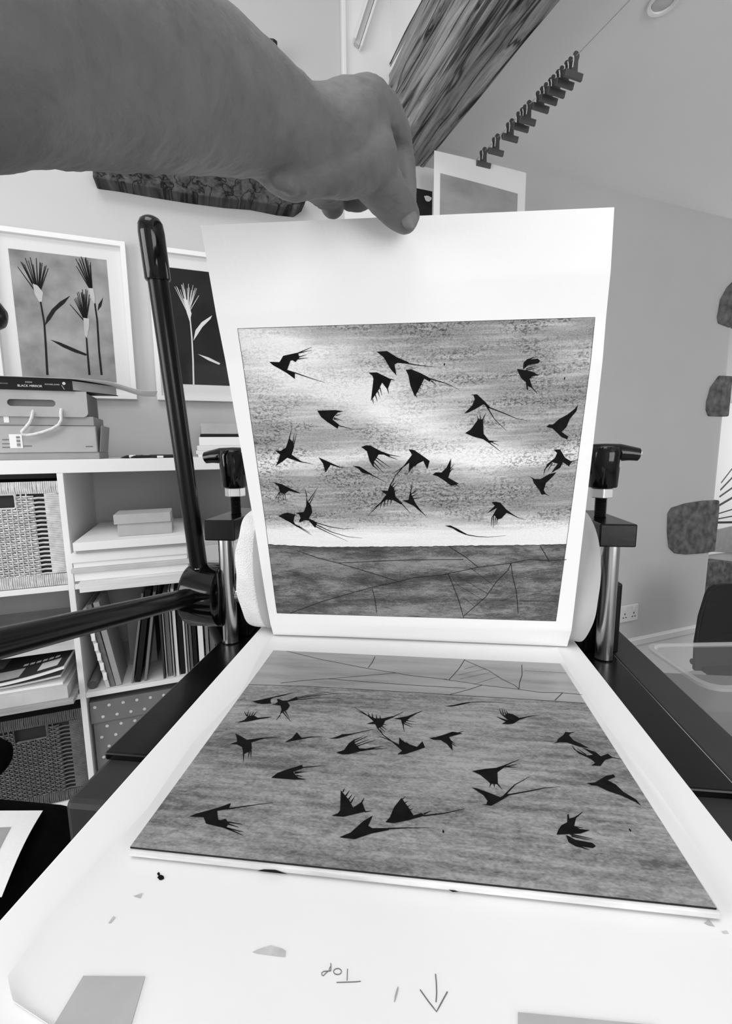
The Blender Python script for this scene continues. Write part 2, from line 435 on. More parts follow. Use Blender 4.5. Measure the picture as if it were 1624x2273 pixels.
def window(name, box_fn, zs=1.0, hw=1.0):
    w = tag(new_obj(name, None, None, 'W', (0, 0, 0)), kind='structure')
    f = MB()
    for a0, a1, z0, z1 in ((-0.95, -0.89, 0.9, 2.6), (0.89, 0.95, 0.9, 2.6), (-0.03, 0.03, 0.9, 2.6), (-0.95, 0.95, 0.9, 0.96), (-0.95, 0.95, 2.54, 2.6), (-0.95, 0.95, 1.72, 1.78)): f.box(*box_fn(a0*hw, a1*hw, 0.05), 0.9+(z0-0.9)*zs, 0.9+(z1-0.9)*zs)
    f.build('window_frame', gloss_white, w)
    for a0, a1 in ((-0.89, -0.03), (0.03, 0.89)):
        for z0, z1 in ((0.96, 1.72), (1.78, 2.54)): MB().box(*box_fn(a0*hw, a1*hw, 0.006), 0.9+(z0-0.9)*zs, 0.9+(z1-0.9)*zs).build('pane', glass, w)
window('window_1', lambda a, b, t: (-2.80-t, -2.80+t, 0.10+a, 0.10+b))
window('window_2', lambda a, b, t: (0.9+a, 0.9+b, -2.80-t, -2.80+t))
window('window_3', lambda a, b, t: (4.69-t, 4.69+t, 1.55+a, 1.55+b), 1.3/1.7, 0.7/0.95)
m = MB()
for b in ((-2.85, -1.3, -2.85, 1.93), (0.2, 0.95, -2.85, 1.93), (-1.3, 0.2, -2.85, -1.1), (-1.3, 0.2, 0.4, 1.93)): m.box(*b, 3.7, 3.85)
struct('ceiling', m, plaster_white)
struct('ceiling_low', MB().box(0.97, 4.75, -2.85, 2.55, H+1.305, H+1.38), ceiling_paint)
struct('wall_bulkhead', MB().box(0.835, 0.97, -2.85, 1.93, H+1.50, 3.7), plaster_white)
# white boarding with a raking brace, up beside the beam
m = MB().box(0.625, 0.642, 1.905, 1.93, H+1.15, 3.69)
struct('trim_1', m, gloss_white, bevel=0.003)
struct('trim_2', MB().box(0.642, 0.835, 1.918, 1.93, H+1.15, 3.69), plaster_white)
def bar(u0, z0, u1, z1, w, d0, d1):
    a = Vector((u1-u0, 0, z1-z0)); n = Vector((a.z, 0, -a.x)).normalized()*w
    c = Vector(((u0+u1)/2, (d0+d1)/2, (z0+z1)/2))
    return MB().obox(c, a/2, Vector((0, (d1-d0)/2, 0)), n)
struct('trim_3', bar(0.672, H+1.585, 0.80, H+1.94, 0.004, 1.89, 1.918), gloss_white)
struct('trim_4', bar(0.684, H+1.575, 0.812, H+1.93, 0.010, 1.90, 1.918), plaster)
struct('trim_5', bar(0.697, H+1.565, 0.826, H+1.92, 0.004, 1.89, 1.918), gloss_white)
m = MB().box(0.36, 3.135, 1.905, 1.93, 0, 0.275).box(0.36, 3.135, 1.895, 1.93, 0.275, 0.315)
struct('baseboard_back', m, gloss_white, bevel=0.004)

# ------------------------------------------------------------------ timbers
def rough_beam(name, label, u0, u1, z0, z1, d0, d1, m, seed, per=300, lng=220, amp=0.016, cracks=13):
    W_, Z_ = u1-u0, z1-z0; P = 2*(W_+Z_); rnd = random.Random(seed)
    cr = [(rnd.random(), rnd.uniform(-0.04, 0.04), rnd.uniform(0.5, 1.5), rnd.uniform(0.018, 0.042)) for _ in range(cracks)]
    def pt(a, b):
        s = (a % 1.0)*P
        if s < W_: u, z, n = u0+s, z0, (0, -1)
        elif s < W_+Z_: u, z, n = u1, z0+s-W_, (1, 0)
        elif s < 2*W_+Z_: u, z, n = u1-(s-W_-Z_), z1, (0, 1)
        else: u, z, n = u0, z1-(s-2*W_-Z_), (-1, 0)
        # soften the arrises
        cu, cz = (u0+u1)/2, (z0+z1)/2
        fu, fz = (u-cu)/(W_/2), (z-cz)/(Z_/2)
        k = max(0, min(abs(fu), abs(fz))-0.80)/0.20
        sh = 0.018*k*k
        d = d0+(d1-d0)*b
        q = Vector((u*7+seed, d*1.4, z*7))
        h = noise.noise(q)*amp*1.6 + noise.noise(q*4)*amp*0.5 + noise.noise(Vector((u*60, d*5, z*60)))*0.003
        for c, dr, wv, dep in cr:
            x = c + dr*d + 0.012*math.sin(d*5*wv+c*9)
            dist = abs(((a-x+0.5) % 1.0)-0.5)*P
            h -= dep*math.exp(-(dist/0.0080)**2)*max(0, min(1, noise.noise(Vector((d*1.5, c*30, 0)))*3+0.9))
        return (u+n[0]*(h-sh), d, z+n[1]*(h-sh))
    mb = MB(); 
    for j in range(lng+1):
        for i in range(per): mb.v.append(pt(i/per, j/lng))
    for j in range(lng):
        for i in range(per):
            i2 = (i+1) % per; mb.f.append((j*per+i, j*per+i2, (j+1)*per+i2, (j+1)*per+i))
    mb.f.append(tuple(range(per))); mb.f.append(tuple(lng*per+i for i in range(per)))
    return one(name, mb, m, label, 'beam', ((u0+u1)/2, (d0+d1)/2, z0), 'W', smooth=True)
tie = rough_beam('tie_beam', 'thick weathered oak beam crossing overhead from the wall', 0.825, 1.005, H+1.20, H+1.56, -1.0, 1.94, oak, 3)
for du, dz, r in ((1.20, 0.20, 0.016), (1.02, 0.13, 0.006), (1.10, 0.10, 0.005)):     # knot holes in the beam's side
    MB().lathe([(r, 0.012), (r*0.95, -0.016), (r*0.5, -0.017)], (0.838, du, H+1.20+dz), 'x', 14).build('knot_hole', hollow_shade, tie, smooth=True)
pts = [at_wall(x, y, 1.86) for x, y in ((205, 394), (260, 402), (330, 415), (420, 430), (500, 441), (560, 446), (622, 459), (659, 463), (677, 450), (684, 432), (640, 380), (300, 330), (205, 345))]
lin = one('lintel_beam', MB().prism_uz([(p.x, p.z) for p in pts], 1.86, 1.94), oak_dark, 'dark rough timber lintel set in the wall behind the forearm', 'beam', (pts[0].x, 1.9, pts[0].z), 'W', bevel=0.006)
pts = [at_wall(x, y, 1.87) for x, y in ((540, 95), (584, 82), (607, 84), (616, 90), (615, 112), (600, 122), (560, 150))]
one('timber_stub', MB().prism_uz([(p.x, p.z) for p in pts], 1.87, 1.94), oak_dark, 'small dark timber end sticking out just above the forearm', 'beam', (pts[0].x, 1.9, pts[0].z), 'W', bevel=0.004)

# exposed stones let into the plaster
stones = []
for lab, poly in (('large squarish exposed stone, lowest of three in the plaster wall', ((1480, 1140), (1488, 1127), (1520, 1117), (1558, 1111), (1594, 1110), (1598, 1130), (1590, 1200), (1584, 1224), (1560, 1228), (1520, 1231), (1495, 1228), (1482, 1215), (1479, 1180))),
                  ('middle exposed stone at the wall edge above the squarish one', ((1566, 892), (1575, 860), (1594, 834), (1640, 836), (1640, 925), (1600, 925), (1570, 924), (1565, 910))),
                  ('highest exposed stone at the right edge of the plaster wall', ((1590, 705), (1597, 665), (1612, 638), (1626, 624), (1655, 622), (1655, 730), (1615, 727), (1592, 718)))):
    pts = [at_wall(x, y, 1.93) for x, y in poly]
    pts = [Vector((min(p.x, 3.150), p.y, p.z)) for p in pts]
    one('wall_stone', MB().prism_uz([(p.x, p.z) for p in pts], 1.921, 1.97), stone, lab, 'stone', (pts[0].x, 1.93, pts[0].z), 'W', group='stones in the plaster wall', bevel=0.008)

# ================================================================== the press
ZB = H-0.27297                               # top of the press bed
ZR = H-0.300                                 # top of the side rails
press = thing('etching_press', 'black etching press with steel posts and star-wheel spokes', 'press', (-0.018, 0.69, ZR-0.06))
for sx, xi, xo, yc, yf in ((-1, -0.252, -0.313, 0.380, 0.325), (1, 0.2245, 0.279, 0.392, 0.33)):
    x0, x1 = min(xi, xo), max(xi, xo)
    r = MB().box(x0, x1, yf, 1.25, ZR-0.06, ZR-0.008).build('side_rail', grey_paint, press, bevel=0.006)
    MB().box(x0-0.0008, x1+0.0008, yc, 1.2508, ZR-0.0085, ZR).build('rail_cap', black_paint, r, bevel=0.002)
MB().box(0.2800, 0.324, 0.28, 1.25, ZR-0.03, ZR-0.0006).build('outer_flange', grey_paint, press, bevel=0.002)
for y in (0.45, 1.15): MB().box(-0.252, 0.2245, y, y+0.04, ZR-0.06, ZR-0.02).build('cross_member', grey_paint, press)
for xc in (-0.2955, 0.2595):
    for y in (0.646, 0.736):
        p = MB().lathe([(0.0118, 0), (0.0118, 0.166)], (xc, y, ZR), 'z', 32).build('post', steel, press, smooth=True)
        MB().lathe([(0.0135, 0.0), (0.0135, 0.002)], (xc, y, ZR), 'z', 32).build('collar', black_gloss, p, smooth=True)
    MB().box(xc-0.0235, xc+0.0235, 0.624, 0.762, H-0.134, H-0.103).build('top_block', black_paint, press, bevel=0.002)
    prof = []; z = -0.104
    while z < -0.055:
        prof += [(0.0086, z), (0.0070, z+0.00095)]; z += 0.0019
    b = MB().lathe(prof, (xc, 0.69, H), 'z', 20).build('pressure_screw', thread_mat, press, smooth=False)
    n = MB(); n.prism([(xc+0.0160*math.cos(math.radians(60*k+20)), 0.69+0.0160*math.sin(math.radians(60*k+20))) for k in range(6)], H-0.0745, H-0.0605); n.build('nut', zinc, b, bevel=0.0012)
    kn = MB().lathe([(0.0190, -0.0595), (0.0205, -0.058), (0.0225, -0.022), (0.0240, -0.010), (0.020, -0.002), (0.010, 0.0)], (xc, 0.69, H), 'z', 10)
    path = [(xc+x, 0.69, H+z) for x, z in ((-0.0480, -0.0135), (-0.046, -0.0130), (-0.034, -0.0112), (-0.02, -0.0100), (0, -0.0098), (0.02, -0.0100), (0.034, -0.0112), (0.046, -0.0130), (0.0480, -0.0135))]
    kn.tube(path, [0.0070, 0.0100, 0.0112, 0.0135, 0.0140, 0.0135, 0.0112, 0.0100, 0.0070], 10, flat=0.95)
    kn.build('t_knob', black_gloss, b, smooth=True)
    MB().box(xc-0.022 if xc > 0 else xc-0.012, xc+0.027 if xc > 0 else xc+0.022, 0.662, 0.718, ZR, H-0.195).build('bearing_plate', black_paint, press, bevel=0.003)
MB().lathe([(0.056, -0.235), (0.056, 0.215)], (0, 0.672, H-0.2145), 'x', 40).build('upper_roller', steel, press, smooth=True)
MB().lathe([(0.030, -0.235), (0.030, 0.205)], (0, 0.672, H-0.3235), 'x', 32).build('lower_roller', steel, press, smooth=True)
HC = Vector((-0.343, 0.655, H-0.2265))
hub = MB().lathe([(0.020, 0.040), (0.047, 0.0385), (0.0495, 0.036), (0.0495, -0.012), (0.046, -0.018), (0.030, -0.022), (0.0, -0.022)], HC, 'x', 44).build('drive_hub', black_gloss, press, smooth=True)
MB().lathe([(0.014, -0.022), (0.014, 0.035)], (HC.x+0.045, HC.y, HC.z), 'x', 24).build('shaft', steel, press, smooth=True)
for a, ln in ((math.atan2(0.518, -0.076), 0.525), (math.atan2(0.070, -0.339), 0.50), (math.radians(300), 0.50)):
    dv = Vector((0, math.cos(a), math.sin(a)))
    s = MB().tube([HC+dv*0.035, HC+dv*(ln-0.07)], 0.0132, 10).build('spoke', black_paint, press, smooth=True)
    rr = 0.0160
    pr = [(ln-0.075, rr*0.93), (ln-0.073, rr), (ln-0.02, rr), (ln-0.010, rr*0.93), (ln-0.004, rr*0.72), (ln-0.001, rr*0.4), (ln, 0.001)]
    MB().tube([HC+dv*q for q, _ in pr], [w for _, w in pr], 20).build('hand_grip', black_gloss, s, smooth=True)
# small set-screw hole and seam on the hub rim
MB().lathe([(0.0045, 0), (0.0045, 0.0015), (0.0025, 0.0016), (0.0025, 0.0002)], (HC.x+0.004, HC.y-0.0185, HC.z+0.0455), 'z', 12).build('set_screw', steel, hub)

stand = thing('press_stand', 'dark workbench standing beneath the etching press', 'bench', (-0.018, 0.75, 0))
MB().box(-0.300, 0.27, 0.44, 1.30, ZR-0.105, ZR-0.0605).build('top', grey_paint, stand, bevel=0.004)
for x in (-0.29, 0.21):
    for y in (0.46, 1.22): MB().box(x, x+0.05, y, y+0.05, 0, ZR-0.105).build('leg', grey_paint, stand)

bed = one('press_bed', MB().box(-0.2445, 0.2165, 0.07, 1.20, ZB-0.019, ZB), board_white, 'white sliding bed board of the press under the papers', 'bed', (-0.014, 0.6, ZB-0.019), bevel=0.0015)

# ------------------------------------------------------------------ felt blanket and tissue hanging from the roller
def interp(P, t):
    L = [0]
    for a, b in zip(P, P[1:]): L.append(L[-1]+math.dist(a, b))
    t = max(0, min(1, t))*L[-1]
    for i in range(len(P)-1):
        if t <= L[i+1] or i == len(P)-2:
            k = (t-L[i])/max(L[i+1]-L[i], 1e-9)
            return tuple(a+(b-a)*k for a, b in zip(P[i], P[i+1]))
def smooth_path(P, n=3):
    for _ in range(n):
        Q = [P[0]]
        for a, b in zip(P, P[1:]):
            Q.append(tuple(x*0.75+y*0.25 for x, y in zip(a, b))); Q.append(tuple(x*0.25+y*0.75 for x, y in zip(a, b)))
        Q.append(P[-1]); P = Q
    return P
# columns: y, z (relative to the lens), left edge x, right edge x
FB = smooth_path([(0.655, -0.2712, -0.240, 0.190), (0.632, -0.2705, -0.243, 0.19), (0.610, -0.252, -0.258, 0.19), (0.605, -0.20, -0.2655, 0.19), (0.606, -0.150, -0.2645, 0.19), (0.609, -0.115, -0.258, 0.19), (0.625, -0.094, -0.2535, 0.19), (0.66, -0.088, -0.250, 0.19), (0.70, -0.098, -0.248, 0.19), (0.75, -0.14, -0.245, 0.19)])
def felt_fn(a, b):
    y, z, l, r = interp(FB, b)
    return (l+(r-l)*a+0.0012*math.sin(b*40), y+0.0006*math.sin(a*25), z+H)
one('felt_blanket', MB().slab(felt_fn, 30, 70, (0, 0.0035, 0.0006)), felt, 'thick white felt blanket curling up around the press roller', 'blanket', (-0.02, 0.66, ZB), smooth=True)
TB = smooth_path([(0.655, -0.2718, -0.225, 0.205), (0.630, -0.2716, -0.226, 0.212), (0.606, -0.255, -0.229, 0.221), (0.5995, -0.20, -0.2355, 0.2275), (0.599, -0.15, -0.237, 0.229), (0.601, -0.112, -0.233, 0.2235), (0.618, -0.0885, -0.231, 0.2185), (0.655, -0.082, -0.23, 0.216)])
def tissue_fn(a, b):
    y, z, l, r = interp(TB, b)
    k = max(0, (a-0.955)/0.045); q = math.sin(b*math.pi)
    crumple = 0.006*noise.noise(Vector((a*9, b*7, 2.3)))*k
    return (l+(r-l)*a, y-0.010*k*k*q+crumple+0.002, z+H+0.003*k*math.sin(b*23)*max(0, 0.3-b)*3)
one('tissue_sheet', MB().slab(tissue_fn, 60, 60, (0, 0.0005, 0.0002)), tissue, 'crumpled grey tissue paper hanging behind the lifted print', 'tissue', (0, 0.655, ZB), smooth=True)

# ------------------------------------------------------------------ paper and plate lying on the bed
REG_L = [(-0.2133, 0.606), (-0.2090, 0.53), (-0.1990, 0.455), (-0.2095, 0.366), (-0.2050, 0.287), (-0.2105, 0.239), (-0.2135, 0.200), (-0.2114, 0.174), (-0.1990, 0.165), (-0.171, 0.158), (-0.14, 0.150), (-0.12, 0.13), (-0.12, 0.09)]
REG_R = [(0.1842, 0.606), (0.177, 0.534), (0.1814, 0.476), (0.1803, 0.415), (0.1824, 0.378), (0.1858, 0.334), (0.1871, 0.299), (0.1859, 0.258), (0.187, 0.20), (0.187, 0.09)]
def edge_x(P, y):
    for a, b in zip(P, P[1:]):
        if b[1] <= y <= a[1]: return a[0]+(b[0]-a[0])*(a[1]-y)/max(a[1]-b[1], 1e-9)
    return P[0][0] if y > P[0][1] else P[-1][0]
ZP = ZB+0.0010
def reg_fn(a, b):
    y = 0.606-0.516*b; l, r = edge_x(REG_L, y), edge_x(REG_R, y)
    x = l+(r-l)*a
    curl = 0.0050*max(0, (a-0.955)/0.045)**2*(0.75+0.35*math.sin(y*38)) + 0.0016*max(0, (0.03-a)/0.03)**2
    front = max(0, (0.2475-y)/0.16)
    wav = 0.0011*front*(noise.noise(Vector((x*14, y*16, 1.1)))+0.55)
    return (x, y, ZP+curl+max(0, wav))
reg = thing('registration_sheet', 'large white registration sheet with pencil marks lying on the bed', 'paper', (0, 0.34, ZB))
MB().slab(reg_fn, 90, 110, (0, 0, -0.0004)).build('sheet', paper_soft, reg, smooth=True)
def reg_z(x, y):
    return ZP+0.0011*max(0, (0.2475-y)/0.16)*max(0, noise.noise(Vector((x*14, y*16, 1.1)))+0.55)
def on_reg(px, py, lift=0.0003):
    p = at_z(px, py, ZP-H); p.z = reg_z(p.x, p.y)+lift; return p
def stroke(mb, pts, w, lift=Vector((0, 0, 0)), up=Vector((0, 0, 1)), taper=False):
    P = [Vector(p)+lift for p in pts]; b = len(mb.v); n = len(P)
    for i, p in enumerate(P):
        t = (P[min(i+1, n-1)]-P[max(i-1, 0)]).normalized(); s = t.cross(up).normalized()
        k = w*(1.0 if not taper else (1.0-0.8*i/(n-1)))
        mb.v += [tuple(p+s*k), tuple(p-s*k)]
    for i in range(n-1): mb.f.append((b+2*i, b+2*i+1, b+2*i+3, b+2*i+2))
    return mb
def fine(pts, n=4):
    out = []
    for a, b in zip(pts, pts[1:]): out += [tuple(x+(y-x)*k/n for x, y in zip(a, b)) for k in range(n)]
    return out+[pts[-1]]
def zp(x, y): return (660+x/4.2737, 2060+y/4.2737)
note = MB()
for st in ([(316, 338), (318, 365), (316, 412), (300, 400), (312, 370)], [(316, 412), (285, 414), (250, 416), (230, 430), (232, 452), (246, 458), (262, 440), (288, 415)],
           [(380+38*math.cos(k*0.5236), 418+29*math.sin(k*0.5236)) for k in range(13)], [(474, 392), (472, 450), (470, 505)], [(370, 522), (470, 519), (560, 516), (600, 511)]):
    stroke(note, [on_reg(*zp(*q)) for q in st], 0.00022)
note.build('handwritten_top', pencil, reg, fix=False)['label'] = 'upside-down pencilled word TOP'
arrow = MB()
for st in ([(1309, 440), (1316, 520), (1320, 620), (1313, 710)], [(1162, 590), (1240, 700), (1318, 800), (1372, 700), (1422, 608)]):
    stroke(arrow, [on_reg(*zp(*q)) for q in fine(st, 2)], 0.00030)
arrow.build('pencil_arrow', pencil, reg, fix=False)['label'] = 'pencilled arrow'
dash = MB().flat_poly([on_reg(*zp(*q)) for q in ((955, 555), (958, 580), (945, 640), (925, 705), (914, 712), (925, 640), (940, 585))])
dash.build('pencil_dash', pencil_soft, reg, fix=False)
for poly in (((560, 2115), (575, 2108), (600, 2100), (625, 2107), (634, 2112), (633, 2126), (600, 2122), (570, 2118)), ((240, 2050), (252, 2034), (256, 2038), (246, 2050)), ((296, 1990), (316, 1983), (312, 1995)), ((1562, 2050), (1572, 2041), (1586, 2058), (1570, 2054)), ((1600, 2068), (1612, 2066), (1620, 2074), (1606, 2074))):
    MB().flat_poly([on_reg(x, y) for x, y in poly]).build('smudge', smudge, reg, fix=False)
for cx_, cy_, rx, ry in ((357, 1949, 7, 6), (352, 1941, 3, 4)):
    MB().flat_poly([on_reg(cx_+rx*math.cos(k*0.524)*(1+0.2*math.sin(k*2.3)), cy_+ry*math.sin(k*0.524), 0.0004) for k in range(12)]).build('ink_blot', ink, reg, fix=False)

def tape(name, quad, label):
    c = [on_reg(x, y, 0.0006) for x, y in quad]
    fn = lambda a, b: (lambda p: (p.x, p.y, reg_z(p.x, p.y)+0.0007))((c[0]*(1-a)+c[1]*a)*(1-b)+(c[3]*(1-a)+c[2]*a)*b)
    one(name, MB().slab(fn, 12, 12, (0, 0, -0.00025)), tape_mat, label, 'tape', (c[0].x, c[0].y, ZB), group='strips of masking tape on the sheet')
tape('masking_tape', ((185, 2169), (322, 2170), (285, 2300), (108, 2300)), 'grey strip of masking tape at the sheet corner near the bed edge')
tape('masking_tape', ((1149, 2250), (1460, 2279), (1460, 2330), (1149, 2330)), 'grey strip of masking tape to the right of the pencilled arrow')

PX0, PX1, PY0, PY1 = -0.1922, 0.1702, 0.2475, 0.5462        # etching plate outline
ZT = H-0.2637                                               # its face
b = MB().box(PX0-0.0005, PX1+0.002, PY0-0.0015, PY1+0.004, ZP+0.0022, ZT-0.0013)
under = one('backing_board', b, stained_board, 'thin white board packed underneath the etching plate', 'board', (-0.01, 0.4, ZP), bevel=0.001)
for poly in (((570, 1936), (585, 1930), (610, 1931), (632, 1938), (638, 1942), (628, 1948), (600, 1945), (580, 1941)), ((327, 1914), (333, 1911), (331, 1917), (325, 1919)), ((995, 1975), (1010, 1977), (1018, 1980), (1004, 1981))):
    pp = [at_y(x, y, PY0-0.0019) for x, y in poly]
    MB().flat_poly([Vector((p.x, p.y, min(max(p.z, ZP+0.0023), ZT-0.0015))) for p in pp]).build('ink_smear', ink, under, fix=False)
plate = thing('etching_plate', 'inked grey etching plate of flying birds lying on the bed', 'plate', (-0.011, 0.397, ZT-0.0013))
MB().box(PX0, PX1, PY0, PY1, ZT-0.0012, ZT).build('metal_sheet', ink_line, plate)

# ------------------------------------------------------------------ the lifted print
LPR = [(0.66, -0.2710), (0.6116, -0.2710), (0.6002, -0.2497), (0.5861, -0.2078), (0.5558, -0.1003), (0.5185, 0.0142), (0.4914, 0.0964), (0.4745, 0.1388), (0.4499, 0.2151)]
RPR = [(0.66, -0.2710), (0.6136, -0.2710), (0.5998, -0.2426), (0.5937, -0.2032), (0.5776, -0.0993), (0.5613, 0.0101), (0.5496, 0.0939), (0.5472, 0.1409), (0.5424, 0.1854), (0.5433, 0.248)]
def sheet_pt(s, t, lift=0.0):
    l, r = interp(LPR, t), interp(RPR, t)
    return Vector((-0.2141+0.4132*s, l[0]+(r[0]-l[0])*s-lift, l[1]+(r[1]-l[1])*s+H))
STC = {'BL': (0.0308, 0.1651), 'BR': (0.9487, 0.1602), 'TL': (0.0461, 0.8318), 'TR': (0.9706, 0.8102)}
def print_pt(u, v, lift):
    s, t = (STC['BL'][i]*(1-u)*(1-v)+STC['BR'][i]*u*(1-v)+STC['TL'][i]*(1-u)*v+STC['TR'][i]*u*v for i in (0, 1))
    return sheet_pt(s, t, lift)
def plate_pt(u, v, lift): return Vector((PX0+(PX1-PX0)*u, PY1-(PY1-PY0)*v, ZT+lift))
pr = thing('bird_print', 'freshly pulled etching of flying birds held up by hand', 'print', (0, 0.61, ZB))
MB().slab(lambda a, b: sheet_pt(a, b), 40, 160, (0, 0.0005, 0.0001)).build('sheet', paper, pr, smooth=True)
